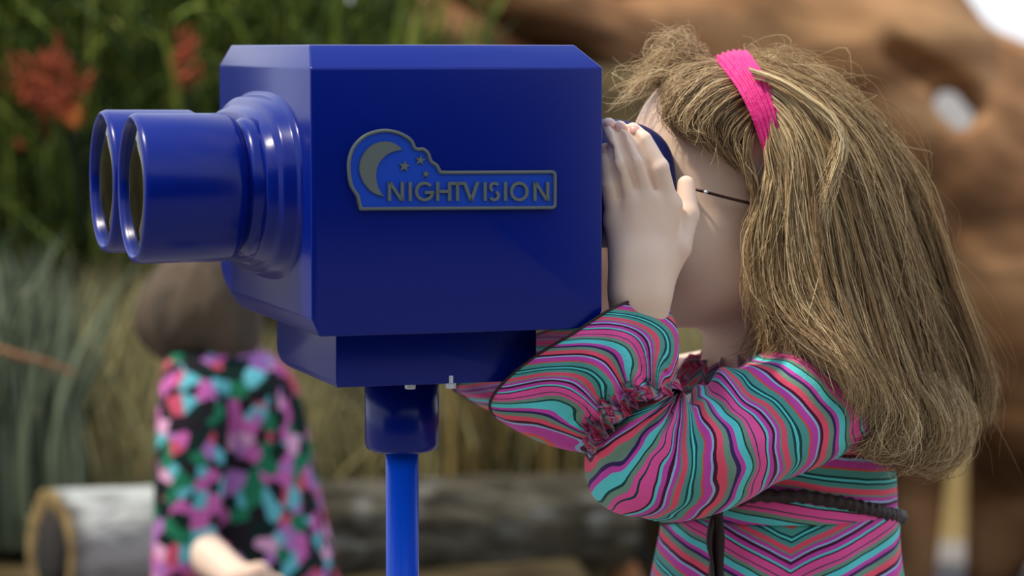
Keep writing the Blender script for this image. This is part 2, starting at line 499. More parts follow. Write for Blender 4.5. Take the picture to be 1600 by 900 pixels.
def mound(name, x0, x1, y0, y1, topf, m, nx=60, ny=24, base=-0.02, amp=0.03, kind='structure'):
    """closed earth body whose top height is topf(x, t)"""
    xs = np.linspace(x0, x1, nx); t = np.linspace(0, 1, ny)
    X, T = np.meshgrid(xs, t, indexing='ij')
    Y = y0 + (y1 - y0) * T
    H = topf(X, T)
    edge = np.minimum(1, np.minimum(T, 1 - T) * 7) ** 0.5 * np.minimum(1, np.minimum((X - x0), (x1 - X)) * 8) ** 0.5
    Z = base + (H - base) * edge + amp * vnoise(np.stack([X, Y, H], -1), 6.0) * edge
    V = np.stack([X, Y + 0.03 * vnoise(np.stack([X, Z, Y], -1), 5.0), Z], -1).reshape(-1, 3)
    i = np.arange(nx - 1)[:, None]; j = np.arange(ny - 1)[None]
    a = i * ny + j
    Q = np.stack([a, a + ny, a + ny + 1, a + 1], -1).reshape(-1, 4)
    return tag(link(name, arr_mesh(name, V, Q), m), kind=kind)

# raised soil bed under log and reeds, dark bank behind them, sand bank, unseen backdrop added behind the camera to darken reflections
mound('soil_bed', -1.3, 0.22, 3.75, 5.3, lambda X, T: 0.37 + 0 * X, M['earth'], amp=0.012)
mound('earth_bank', -2.2, 0.62, 4.75, 6.4, lambda X, T: np.interp(X, [-2.2, -0.55, -0.25, 0.34, 0.42, 0.62], [1.35, 1.3, 1.10, 1.06, 0.5, 0.2]) * np.clip(0.72 + T * 1.2, 0, 1), M['earth'], amp=0.05)
mound('sand_bank', 0.5, 3.4, 6.55, 8.4, lambda X, T: 0.62 + 0 * X, M['sand'], amp=0.03)
mound('unseen_backdrop', -7, 7, -3.4, -2.2, lambda X, T: 2.9 + 0 * X, M['backdrop'], amp=0.2)

# ================================================================ the coin viewer
TH = math.radians(18.0)
U = np.array([math.cos(TH), math.sin(TH), 0.0]); Vv = np.array([-math.sin(TH), math.cos(TH), 0.0]); Wz = np.array([0, 0, 1.0])
A0 = np.array(P(487, 527, 2.10))                   # near front bottom corner of the housing
BL, BW = 0.220, 0.300
BH = P(487, 70, 2.10).z - A0[2]
def L3(u, v, w): return A0 + U * u + Vv * v + Wz * w
def face_uw(px, py, v=0.0):
    """local (u, w) on the housing's side plane under a photograph pixel"""
    d = np.array(P(px, py, 1.0)) - np.array([0, 0, CAMZ])
    o = np.array([0, 0, CAMZ]); q = A0 + Vv * v
    t = (q - o).dot(Vv) / d.dot(Vv)
    p = o + d * t - A0
    return p.dot(U), p[2]

viewer = tag(empty('binocular_viewer', L3(BL / 2, BW / 2, 0) * np.array([1, 1, 0])), 'glossy royal blue public binocular viewer on a blue pole with a night badge', 'viewer')

def hull(name, pts, m, parent, bev=0.003, seg=3):
    bm = bmesh.new()
    vs = [bm.verts.new(p) for p in pts]
    bmesh.ops.convex_hull(bm, input=vs)
    bmesh.ops.dissolve_limit(bm, angle_limit=0.02, verts=bm.verts[:], edges=bm.edges[:])
    bmesh.ops.bevel(bm, geom=bm.edges[:] , offset=bev, segments=seg, profile=0.5, affect='EDGES', clamp_overlap=True)
    me = bm_mesh(name, bm)
    o = link(name, me, m, parent)
    try:
        me.set_sharp_from_angle(angle=math.radians(35))
    except Exception:
        pass
    return o

def body_pts(u0, u1, v0, v1, w0, w1, cu0t, cu1t, cwt, cvt, cu0b, cu1b, cwb, cvb, cw0=0.013):
    """near side goes straight down to w0; the far bottom edge is rounded by cvb x cwb"""
    pts = []
    for v in (v0, v1):
        for u in (u0, u1):
            pts.append(L3(u, v, w1 - cwt))
    for v in (v0 + cvt, v1 - cvt):
        pts += [L3(u0 + cu0t, v, w1), L3(u1 - cu1t, v, w1)]
    for k in range(7):                       # v runs to the far side, w rises round the corner
        a = k / 6 * math.pi / 2
        v = v1 - cvb * (1 - math.sin(a)); w = w0 + cwb * (1 - math.cos(a))
        vv_ = [(v, w)] + ([(v0, w0)] if k == 0 else [])
        for v, w in vv_:
            for j in range(5):
                b = j / 4 * math.pi / 2
                pts.append(L3(u1 - cu1b * (1 - math.sin(b)), v, w + cw0 * (1 - math.cos(b))))
            pts += [L3(u0 + cu0b, v, w), L3(u0, v, w + cw0)]
    return pts
tag(hull('housing', body_pts(0, BL, 0, BW, 0, BH, 0.005, 0.014, 0.0165, 0.022, 0.006, 0.026, 0.020, 0.055), M['blue'], viewer))
# mount under the housing
mu0, _ = face_uw(525, 560, 0.035); mu1, _ = face_uw(838, 560, 0.035)
mw = face_uw(525, 606, 0.035)[1]
hull('mount', body_pts(mu0, mu1, 0.035, BW - 0.08, mw, 0.004, 0.001, 0.001, 0.001, 0.001, 0.001, 0.02, 0.008, 0.04, 0.004), M['blue'], viewer, bev=0.0025)
# collar and pole
PC = np.array(P(628, 640, 2.235))
ztop = A0[2] + mw + 0.002; zc0 = P(628, 704, 2.235).z
rc = 58.5 / F * 2.235
lathe('collar', [(ztop, 0.001), (ztop, rc), (zc0 + 0.006, rc), (zc0 + 0.002, rc - 0.0015), (zc0, rc - 0.006), (zc0 - 0.001, 0.001)], (PC[0], PC[1], 0), (0, 0, 1), M['blue'], viewer, 72)
rp_ = 26.0 / F * 2.235
lathe('pole', [(zc0 + 0.002, 0.001), (zc0 + 0.002, rp_), (0.0, rp_)], (PC[0], PC[1], 0), (0, 0, 1), M['pole'], viewer, 48)
lathe('base_plate', [(0.0, 0.001), (0.0, 0.11), (0.012, 0.11), (0.014, 0.105), (0.014, 0.03), (0.05, rp_ + 0.004), (0.05, 0.002)], (PC[0], PC[1], 0), (0, 0, 1), M['blue'], viewer, 48)
for px, py in ((641, 606), (704, 605)):
    q = P(px, py - 2.5, 2.17)
    bm = bmesh.new()
    bmesh.ops.create_cone(bm, cap_ends=True, segments=6, radius1=0.0042, radius2=0.0042, depth=0.004, matrix=Matrix.Translation(q) @ Matrix.Rotation(0.4, 4, 'Z'))
    bmesh.ops.bevel(bm, geom=bm.edges[:], offset=0.0005, segments=1, affect='EDGES')
    bmesh.ops.create_cone(bm, cap_ends=True, segments=14, radius1=0.0022, radius2=0.0022, depth=0.006, matrix=Matrix.Translation(q + Vector((0, 0, 0.0045))))
    o = link('hex_nut', bm_mesh('hex_nut', bm), M['nut'], viewer, smooth=False)
    if px == 641: tag(o, 'white hexagonal nut under the mount')

# objective side
tr = 0.0545
TZ = P(218, 306, 2.045).z - A0[2]                     # tube centre height above A0
def lens_tube(vc):
    ax = -U
    o = lambda u: L3(u, vc, TZ)
    # u runs negative in front of the housing
    tube_l = lathe('lens_tube', [(0.036, 0.050), (0.040, tr - 0.002), (0.044, tr), (0.108, tr + 0.0005), (0.1112, tr - 0.0008), (0.1125, tr - 0.0030), (0.1112, tr - 0.0056), (0.105, tr - 0.0068), (0.094, tr - 0.0072), (0.093, tr - 0.012), (0.06, tr - 0.014), (0.045, 0.030)], L3(0, vc, TZ), ax, M['blue'], viewer, 96)
    lathe('neck_ring', [(0.018, 0.02), (0.018, 0.051), (0.030, 0.051), (0.033, 0.049), (0.0345, 0.0465), (0.041, 0.0465), (0.041, 0.02)], L3(0, vc, TZ), ax, M['blue'], viewer, 80)
    g = lathe('lens_glass', [(0.1088, 0.001), (0.1086, tr * 0.5), (0.1080, tr - 0.0058), (0.0945, tr - 0.0075), (0.0935, 0.001)], L3(0, vc, TZ), ax, M['glass'], viewer, 64)
    g['label'] = 'dark glass lens'
vn, vf = BW / 2 - 0.061, BW / 2 + 0.061
lens_tube(vn); lens_tube(vf)
# stepped oval plinth round both tubes
def stadium(u, hw, r, n=96, sc=0.0):
    a = np.linspace(0, 2 * math.pi, n, endpoint=False)
    y = np.sign(np.cos(a)) * np.abs(np.cos(a)) ** 0.75; z = np.sign(np.sin(a)) * np.abs(np.sin(a)) ** 0.75
    return np.array([L3(u, BW / 2 + y[i] * hw, TZ - 0.001 + z[i] * r) for i in range(n)])
zr = 0.067
prof = [(0.004, 0.128, zr + 0.0045), (-0.001, 0.127, zr + 0.0035), (-0.0025, 0.1235, zr + 0.001), (-0.004, 0.122, zr), (-0.011, 0.1215, zr - 0.0005), (-0.0135, 0.1195, zr - 0.0025), (-0.015, 0.1165, zr - 0.006), (-0.0165, 0.1155, zr - 0.008), (-0.022, 0.1150, zr - 0.0095), (-0.0245, 0.111, zr - 0.013), (-0.025, 0.08, 0.04)]
loft('oval_plinth', np.array([stadium(*p) for p in prof]), M['blue'], viewer)

# eyecups on the girl's side
EZ = P(1000, 287, 2.27).z - A0[2]
EV = 0.050
for s in (-1, 1):
    vc = BW / 2 + s * EV
    re = 0.0495
    pr = [(-0.004, 0.02), (-0.004, re), (0.040, re)]
    for k in range(1, 12):
        a = k / 12 * math.pi / 2
        pr.append((0.040 + 0.046 * math.sin(a), 0.026 + (re - 0.026) * math.cos(a)))
    pr += [(0.084, 0.024), (0.07, 0.021), (0.03, 0.020), (0.03, 0.001)]
    lathe('eyecup', pr, L3(BL, vc, EZ), U, M['rubber'], viewer, 80)

# ---- badge
def to_face(pts): return [face_uw(x, y) for x, y in pts]
def slab(name, outline, d0, d1, m, parent, bev=0.0):
    """outline: (u, w) list on the side plane, from d0 to d1 proud of it"""
    bm = bmesh.new()
    f = bm.faces.new([bm.verts.new(L3(u, -d1, w)) for u, w in outline])
    r = bmesh.ops.extrude_face_region(bm, geom=[f])
    vs = [e for e in r['geom'] if isinstance(e, bmesh.types.BMVert)]
    bmesh.ops.translate(bm, vec=Vector(Vv * (d1 - d0)), verts=vs)
    if bev:
        front = [e for e in bm.edges if all(abs((np.array(v.co) - A0).dot(Vv) + d1) < 1e-6 for v in e.verts)]
        bmesh.ops.bevel(bm, geom=front, offset=bev, segments=2, affect='EDGES', clamp_overlap=True)
    bmesh.ops.triangulate(bm, faces=[g for g in bm.faces if len(g.verts) > 4])
    return link(name, bm_mesh(name, bm), m, parent, smooth=False)
out_px = [(559.7, 328.5), (555, 306.7), (545, 290), (541, 265), (542.5, 245), (550, 226.7), (565, 211.7), (581.7, 204.2), (600, 201.3), (618.3, 204.2), (633.3, 210.8), (643.3, 219.2), (649, 230), (660, 230.5), (669, 238), (673.3, 250), (681.7, 256), (687.5, 266.5), (700, 266.8), (861, 265.8), (865.5, 268), (867.3, 272), (867.3, 320), (865.5, 324.5), (861, 326.5), (700, 327.5)]
def densify(p):
    """round the curvy part of the outline"""
    c = cr(np.array(p[1:18]), 70).tolist()
    return [p[0]] + c + p[18:]
OUT = to_face(densify(out_px))
def inset(poly, d):
    p = np.array(poly); a = np.roll(p, 1, 0); b = np.roll(p, -1, 0)
    t1 = p - a; t2 = b - p
    t1 /= np.linalg.norm(t1, axis=1, keepdims=True); t2 /= np.linalg.norm(t2, axis=1, keepdims=True)
    t = t1 + t2; t /= np.linalg.norm(t, axis=1, keepdims=True)
    n = np.stack([t[:, 1], -t[:, 0]], 1)
    s = 1 / np.clip((n * np.stack([t1[:, 1], -t1[:, 0]], 1)).sum(1), 0.6, 1)
    q = p + n * (d * s)[:, None]
    return q
area = sum(OUT[i][0] * OUT[(i + 1) % len(OUT)][1] - OUT[(i + 1) % len(OUT)][0] * OUT[i][1] for i in range(len(OUT)))
sgn = -1.0 if area > 0 else 1.0
badge = slab('badge', OUT, -0.001, 0.0022, M['badge_blue'], viewer)
badge['label'] = 'raised blue and grey moon and stars badge'
IN = inset(OUT, sgn * 0.0023)
ring = np.array([[L3(u, 0, w) for u, w in OUT], [L3(u, -0.0036, w) for u, w in OUT], [L3(u, -0.0042, w) for u, w in inset(OUT, sgn * 0.0005)], [L3(u, -0.0042, w) for u, w in inset(OUT, sgn * 0.0018)], [L3(u, -0.0036, w) for u, w in IN], [L3(u, 0, w) for u, w in IN]])
loft('badge_rim', ring, M['badge_grey'], badge, cap=False)
cres = cr(np.array([(627.5, 233.7), (615, 224), (601.7, 220.7), (585, 223.4), (571.7, 232.5), (562.5, 246.7), (559.2, 261.7), (562, 276.7), (569.5, 290), (581, 301), (598.3, 307.5)]), 40).tolist() + cr(np.array([(598.3, 307.5), (591.2, 296.7), (586.7, 283.3), (586.2, 267.7), (591, 253.3), (601.7, 242.2), (613.3, 236.4), (627.5, 233.7)]), 30).tolist()[1:-1]
slab('crescent_moon', to_face(cres), 0.001, 0.0040, M['badge_grey'], badge, 0.0003)
for cx, cy, r in ((630, 259.5, 9.5), (655, 250, 8.5), (663.5, 271.5, 6.5)):
    pp = [(cx + (r if k % 2 == 0 else r * 0.42) * math.sin(k * math.pi / 5 + 0.12), cy - (r if k % 2 == 0 else r * 0.42) * math.cos(k * math.pi / 5 + 0.12)) for k in range(10)]
    slab('star', to_face(pp), 0.001, 0.0036, M['badge_grey'], badge, 0.0002)
def stroke_letter(polys):
    """each poly: list of px outlines -> one letter mesh"""
    bm = bmesh.new()
    for pl in polys:
        pts = to_face(pl)
        f = bm.faces.new([bm.verts.new(L3(u, -0.0042, w)) for u, w in pts])
        r = bmesh.ops.extrude_face_region(bm, geom=[f])
        bmesh.ops.translate(bm, vec=Vector(Vv * 0.003), verts=[e for e in r['geom'] if isinstance(e, bmesh.types.BMVert)])
    bmesh.ops.triangulate(bm, faces=[g for g in bm.faces if len(g.verts) > 4])
    return link('letter', bm_mesh('letter', bm), M['badge_grey'], badge, smooth=False)
T_, B_, sw = 284.0, 313.5, 4.6
def bar(x0, y0, x1, y1, w=sw):
    dx, dy = x1 - x0, y1 - y0; L = math.hypot(dx, dy); nx, ny = -dy / L * w / 2, dx / L * w / 2
    return [(x0 + nx, y0 + ny), (x1 + nx, y1 + ny), (x1 - nx, y1 - ny), (x0 - nx, y0 - ny)]
def vbar(x): return [(x - sw / 2, T_), (x + sw / 2, T_), (x + sw / 2, B_), (x - sw / 2, B_)]
def arc(cx, cy, rx, ry, a0, a1, n=22, w=sw):
    A = np.radians(np.linspace(a0, a1, n))
    o = [(cx + (rx) * math.cos(a), cy - (ry) * math.sin(a)) for a in A]
    i = [(cx + (rx - w) * math.cos(a), cy - (ry - w) * math.sin(a)) for a in A]
    return [[o[k], o[k + 1], i[k + 1], i[k]] for k in range(n - 1)]
def diag(x0, y0, x1, y1, w=5.4): return [(x0, y0), (x0 + w, y0), (x1, y1), (x1 - w, y1)]
def N_(x0, x1): return [vbar(x0 + 2.3), vbar(x1 - 2.3), diag(x0, T_, x1, B_)]
cy_ = (T_ + B_) / 2; ry_ = (B_ - T_) / 2 + 0.6
letters = [N_(604, 628.5), [vbar(638.6)],
           arc(661, cy_, 15, ry_, 42, 350) + [bar(661.5, cy_ + 1.6, 676, cy_ + 1.6)],
           [vbar(681.5), vbar(700), bar(681.5, cy_, 700, cy_)],
           [bar(701.5, T_ + 2.2, 723, T_ + 2.2), vbar(712.3)],
           [diag(720.5, T_, 736.5, B_, 5.2), [(746.5, T_), (741.3, T_), (731.3, B_), (736.5, B_)]],
           [vbar(755.5)],
           arc(770, T_ + 8.0, 8.4, 8.4, 30, 245, 16) + arc(769.8, B_ - 8.2, 8.8, 8.8, 65, -150, 16),
           [vbar(787.3)],
           arc(808.8, cy_, 14.4, ry_, 0, 360, 34),
           N_(831, 855.5)]
for l in letters: stroke_letter(l)

# ================================================================ the girl
girl = tag(empty('person', (0.215, 2.37, 0)), 'blond child in a striped long-sleeved dress, hands at the eyepiece of the blue viewer', 'person')
head_f0 = -U
def rotM(axis, ang): return np.array(Matrix.Rotation(ang, 3, Vector(axis)))
TILT = math.radians(5)
hf = -U * math.cos(TILT) + Wz * math.sin(TILT); hv = Vv.copy(); hw = np.cross(hf, hv); hw = hw if hw[2] > 0 else -hw
HM = np.array([hf, hv, hw])
HC = np.array(P(1165, 243, 2.345))
def Hd(f, v, w): return HC + hf * f + hv * v + hw * w
xs = axis_grid(-0.06, 0.38, 0.004, (0.058, 0.146), 0.0011)
ys = axis_grid(2.14, 2.58, 0.004, (2.168, 2.235), 0.0012)
zs = np.concatenate([np.arange(-0.01, 0.66, 0.009), axis_grid(0.66, 1.14, 0.004, (0.90, 1.055), 0.0013)])
G = Field(xs, ys, zs)
# skull, face
G.ell(HC, (0.094, 0.073, 0.080), HM, 0.01)
G.ell(Hd(0.034, 0, -0.062), (0.056, 0.058, 0.076), HM, 0.03)
for s in (-1, 1):
    G.ell(Hd(0.050, s * 0.033, -0.072), (0.032, 0.030, 0.034), HM, 0.02)       # cheek
    G.cone(Hd(-0.002, s * 0.050, -0.090), Hd(0.066, s * 0.014, -0.124), 0.018, 0.014, 0.025)  # jaw line
    G.ell(Hd(-0.008, s * 0.073, -0.055), (0.015, 0.006, 0.027), HM, 0.006)      # ear
    G.ell(Hd(-0.010, s * 0.079, -0.050), (0.007, 0.004, 0.014), HM, 0.004, cut=True)
    G.ell(Hd(0.094, s * 0.027, -0.030), (0.010, 0.014, 0.010), HM, 0.012, cut=True)  # eye socket
    G.ell(Hd(0.088, s * 0.027, -0.014), (0.008, 0.020, 0.006), HM, 0.012)       # brow
    G.ell(Hd(0.098, s * 0.008, -0.066), (0.006, 0.006, 0.005), HM, 0.005)       # nostril wing
G.cone(Hd(0.088, 0, -0.030), Hd(0.103, 0, -0.062), 0.006, 0.0075, 0.010)
G.ell(Hd(0.079, 0, -0.124), (0.014, 0.018, 0.014), HM, 0.02)
G.ell(Hd(0.090, 0, -0.086), (0.006, 0.017, 0.004), HM, 0.006)
G.ell(Hd(0.089, 0, -0.096), (0.006, 0.014, 0.0045), HM, 0.006)
G.ell(Hd(0.096, 0, -0.091), (0.006, 0.018, 0.0012), HM, 0.002, cut=True)
# neck and trunk
NB = np.array(P(1200, 610, 2.375))
G.cone(Hd(-0.012, 0, -0.085), NB, 0.040, 0.038, 0.03)
CH = np.array(P(1215, 700, 2.38))
RT = np.array([U, Vv, Wz])
G.ell(CH, (0.070, 0.088, 0.11), RT, 0.04)
G.ell(CH + np.array([0.0, 0, -0.16]), (0.072, 0.085, 0.13), RT, 0.04)
G.ell(CH + np.array([0.004, 0.002, -0.27]), (0.074, 0.088, 0.09), RT, 0.04)
hip = CH + np.array([0.004, 0.002, -0.29])
for s in (-1, 1):
    kn = hip + Vv * s * 0.048 - U * 0.01 + np.array([0, 0, -0.19]); kn[2] = 0.30
    an = kn + U * 0.02; an[2] = 0.06
    G.cone(hip + Vv * s * 0.045, kn, 0.052, 0.036, 0.02)
    G.cone(kn, (kn + an) / 2 + U * 0.008, 0.036, 0.036, 0.02)
    G.cone((kn + an) / 2 + U * 0.008, an, 0.036, 0.023, 0.02)
    G.cone(an - np.array([0, 0, 0.02]), an - U * 0.085 - np.array([0, 0, 0.035]), 0.024, 0.017, 0.02)
# near arm
SHN = np.array(P(1290, 605, 2.285)); ELN = np.array(P(985, 700, 2.222)); WRN = np.array(P(1000, 462, 2.196))
G.cone(SHN, ELN, 0.036, 0.021, 0.03)
mid = ELN * 0.55 + WRN * 0.45
G.cone(ELN, mid, 0.020, 0.022, 0.015); G.cone(mid, WRN, 0.022, 0.0205, 0.012)
# far arm and hand
SHF = np.array(P(1175, 600, 2.47)); ELF = np.array(P(870, 640, 2.50)); WRF = np.array(P(955, 460, 2.455))
G.cone(SHF, ELF, 0.036, 0.026, 0.03); G.cone(ELF, WRF, 0.026, 0.0205, 0.015)
far_tips = []
for k, (kx, ky, tx, ty, yy) in enumerate(((990, 330, 975, 205, 2.432), (970, 325, 960, 198, 2.434), (950, 330, 945, 200, 2.437), (930, 345, 932, 235, 2.440))):
    K = np.array(P(kx, ky, yy)); Tp = np.array(P(tx, ty, yy - 0.012)); Mi = (K + Tp) / 2 + np.array([0, 0.004, 0])
    G.cone(WRF, K, 0.017, 0.0115, 0.01)
    G.cone(K, Mi, 0.0085, 0.0075, 0.004); G.cone(Mi, Tp, 0.0075, 0.006, 0.003)
G.cone(WRF, np.array(P(1020, 400, 2.44)), 0.015, 0.011, 0.01); G.cone(np.array(P(1020, 400, 2.44)), np.array(P(1040, 320, 2.43)), 0.010, 0.007, 0.004)
# near hand
def hp(x, y, Y): return np.array(P(x, y, Y))
Kn = [hp(1043, 322, 2.199), hp(1015, 312, 2.193), hp(988, 318, 2.193), hp(963, 344, 2.197)]
for q, r0, r1 in zip(Kn, (0.017, 0.0175, 0.017, 0.015), (0.0115, 0.0115, 0.0108, 0.0098)):
    G.cone(WRN + (q - WRN) * 0.12, q, r0, r1, 0.009)
G.cone(WRN, WRN + np.array([0, 0, 0.025]), 0.0205, 0.019, 0.012)
FG = Field(xs, ys, zs)
chains = [
    [hp(1043, 322, 2.199), hp(1029, 262, 2.188), hp(1005, 219, 2.190), hp(989, 203, 2.196)],
    [hp(1015, 312, 2.193), hp(996, 254, 2.185), hp(978, 214, 2.191), hp(968, 200, 2.198)],
    [hp(988, 318, 2.193), hp(970, 256, 2.186), hp(957, 212, 2.191), hp(951, 195, 2.198)],
    [hp(963, 344, 2.197), hp(953, 290, 2.191), hp(948, 252, 2.193), hp(945, 234, 2.198)]]
radii = [(0.0092, 0.0080, 0.0070, 0.0058), (0.0090, 0.0080, 0.0070, 0.0058), (0.0088, 0.0076, 0.0066, 0.0056), (0.0082, 0.0068, 0.0060, 0.0052)]
nails = []
for c, r in zip(chains, radii):
    for i in range(3):
        FG.cone(c[i], c[i + 1], r[i] * 0.93, r[i + 1] * 0.97, 0.0008)
    FG.ell(c[1], (r[1] * 1.0,) * 3, None, 0.0012)
    nails.append((c[2] * 0.25 + c[3] * 0.75, c[3] - c[2], r[3]))
th = [hp(1024, 440, 2.204), hp(1056, 385, 2.206), hp(1074, 335, 2.214), hp(1072, 288, 2.222)]
tr_ = (0.013, 0.0115, 0.0088, 0.0066)
for i in range(3): G.cone(th[i], th[i + 1], tr_[i], tr_[i + 1], 0.008 if i == 0 else 0.003)
h = np.maximum(0.004 - np.abs(G.F - FG.F), 0) / 0.004
G.F = np.minimum(G.F, FG.F) - h * h * 0.004 * 0.25
for i in range(3):
    a_, b_ = chains[i], chains[i + 1]
    q_ = [(a_[k] * 0.5 + b_[k] * 0.5) + np.array([0, -0.0060, 0]) for k in range(4)]
    q_[0] = q_[0] * 0.62 + q_[1] * 0.38
    for k in range(3):
        G.cone(q_[k], q_[k + 1], 0.0024 if k else 0.0012, 0.0024, 0.003, cut=True)
Vb, Qb = G.mesh(1)
body = link('body', arr_mesh('body', Vb, Qb), M['skin'], girl)
def ellipsoid(name, c, r, Mx, m, parent, seg=16):
    bm = bmesh.new()
    bmesh.ops.create_uvsphere(bm, u_segments=seg, v_segments=max(6, seg // 2), radius=1.0)
    for v in bm.verts:
        q = np.array(v.co) * np.array(r)
        v.co = Vector(np.array(c) + q[0] * Mx[0] + q[1] * Mx[1] + q[2] * Mx[2])
    return link(name, bm_mesh(name, bm), m, parent)
for c, d, r in nails:
    d = d / np.linalg.norm(d); n = np.array([0.05, -1.0, 0.25]); n -= d * n.dot(d); n /= np.linalg.norm(n); b = np.cross(d, n)
    ellipsoid('fingernail', c + n * r * 0.72, (0.0042, r * 0.70, 0.0022), np.array([d, b, n]), M['nail'], girl)
d = th[3] - th[2]; d /= np.linalg.norm(d)
for s in (-1, 1):
    e = ellipsoid('eye', Hd(0.078, s * 0.027, -0.030), (0.011, 0.011, 0.011), HM, M['eye'], girl)
    ellipsoid('iris', Hd(0.0865, s * 0.027, -0.030), (0.003, 0.0055, 0.0055), HM, M['iris'], e)
ellipsoid('mole', np.array(P(1143, 463, 2.2905)), (0.0012, 0.0012, 0.0012), np.eye(3), M['mole'], girl, 10)

# ---- dress bodice and skirt (one cloth, mitred at the side seam)
def body_loft(name, keys, m, n=96, sections=80, y0=2.375, dep=None, stripe=None, extra=0.0):
    """keys: (py, left px, right px, half depth) in the plane y0"""
    K = cr(np.array(keys, float), sections)
    a = np.linspace(0, 2 * math.pi, n, endpoint=False)
    R = []; S = []
    for py, l, r, dpt in K:
        c0 = np.array(P(l, py, y0)); c1 = np.array(P(r, py, y0)); c = (c0 + c1) / 2; hx = (c1[0] - c0[0]) / 2
        ca, sa = np.cos(a), np.sin(a)
        x = np.sign(ca) * np.abs(ca) ** 0.85 * hx; y = np.sign(sa) * np.abs(sa) ** 0.9 * dpt
        p = np.stack([c[0] + x, y0 + y, np.full(n, c[2])], 1)
        R.append(p); S.append(stripe(p, py, c[0], hx))
    return np.array(R), np.array(S)
seam_x = P(1235, 840, 2.27).x
def st_top(p, py, cx, hx):
    return (-(p[:, 2]) - 0.17 * (p[:, 0] - seam_x)) / 0.080 + 0.30
def st_skirt(p, py, cx, hx):
    dx = p[:, 0] - seam_x
    return (-(p[:, 2]) + np.where(dx < 0, 0.42 * np.abs(dx) ** 0.92, 0.30 * np.abs(dx) ** 0.85)) / 0.080 + 0.62
top_keys = [(556, 1130, 1262, 0.045), (572, 1098, 1290, 0.062), (595, 1078, 1322, 0.082), (625, 1064, 1350, 0.096), (670, 1056, 1378, 0.102), (720, 1050, 1394, 0.102), (760, 1046, 1400, 0.100), (790, 1044, 1402, 0.098)]
R, S = body_loft('bodice', top_keys, None, stripe=st_top)
R += 0.003 * vnoise(R, 22.0)[..., None] * np.array([0.4, -1, 0.0])
dress = loft('dress', R, M['stripe'], girl, {'stripe': S})
sk_keys = [(788, 1046, 1401, 0.097), (800, 1036, 1404, 0.100), (840, 1030, 1405, 0.105), (900, 1018, 1412, 0.112), (1000, 998, 1436, 0.125), (1200, 960, 1480, 0.15), (1350, 930, 1510, 0.165)]
R, S = body_loft('skirt', sk_keys, None, stripe=st_skirt, sections=110)
a = np.linspace(0, 2 * math.pi, 96, endpoint=False)
fold = np.linspace(0, 1, 110)[:, None] * 0.008 * np.sin(a * 9)[None] + 0.0012 * np.sin(a * 40)[None] * np.exp(-np.linspace(0, 1, 110) * 14)[:, None]
R[..., 1] += fold * np.sign(R[..., 1] - 2.375)
loft('skirt', R, M['stripe'], dress, {'stripe': S}, cap=False)
# waist ribbon: gathered dark band following the seam, tie hanging in front
def ribbon_ring():
    a = np.linspace(0, 2 * math.pi, 260, endpoint=False)
    rows = []
    for k, (dz, off) in enumerate(((0.0052, 0.0), (0.0048, 0.0035), (0.0, 0.0052), (-0.0048, 0.0035), (-0.0052, 0.0))):
        ca, sa = np.cos(a), np.sin(a)
        px = 1224 + (184 + off * 2000) * np.sign(ca) * np.abs(ca) ** 0.85
        zoff = np.where(sa < 0, 1, 0) * 0
        py = np.interp(px, [1030, 1110, 1180, 1260, 1330, 1410], [812, 793, 774, 776, 788, 808])
        c = Pn(px, py, np.full(len(a), 2.375))
        c[:, 1] = 2.375 + np.sign(sa) * np.abs(sa) ** 0.9 * (0.104 + off)
        sc = 1 - (2.375 - c[:, 1]) / 2.375
        near = c[:, 1] < 2.375
        c[:, 0] *= sc; c[:, 2] = CAMZ - (CAMZ - c[:, 2]) * sc
        c[:, 2] += dz + 0.0008 * np.sin(a * 60 + k)
        c[:, 1] += 0.0012 * np.sin(a * 75 + k * 0.7) * np.sign(sa)
        rows.append(c)
    return np.array(rows)
loft('waist_ribbon', ribbon_ring(), M['ribbon'], dress, cap=False)
rt = [P(1128, 786, 2.262), P(1116, 815, 2.257), P(1111, 850, 2.256), P(1112, 880, 2.254), P(1110, 935, 2.25)]
def strip(name, pts, widths, m, parent, twist=0.0, thick=0.0012, n=40, attrs=None):
    p = cr(np.array([list(q) for q in pts]), n); w = cr(np.array(widths, float), n)[:, 0]
    T, N, B = frames(p)
    R = []
    for i in range(n):
        ang = twist * i / n
        side = np.array([math.cos(ang), math.sin(ang), 0]); nn = np.cross(side, T[i]); nn /= np.linalg.norm(nn)
        R.append([p[i] + side * w[i] / 2 + nn * thick, p[i] - side * w[i] / 2 + nn * thick, p[i] - side * w[i] / 2 - nn * thick, p[i] + side * w[i] / 2 - nn * thick])
    return loft(name, np.array(R), m, parent)
strip('ribbon_tie', rt, [0.009, 0.009, 0.0115, 0.008, 0.012], M['ribbon'], dress, twist=2.2)
strip('ribbon_tie', [P(1122, 788, 2.258), P(1124, 840, 2.255), P(1122, 880, 2.255), P(1126, 940, 2.25)], [0.006, 0.008, 0.009, 0.008], M['ribbon'], dress, twist=-0.9)

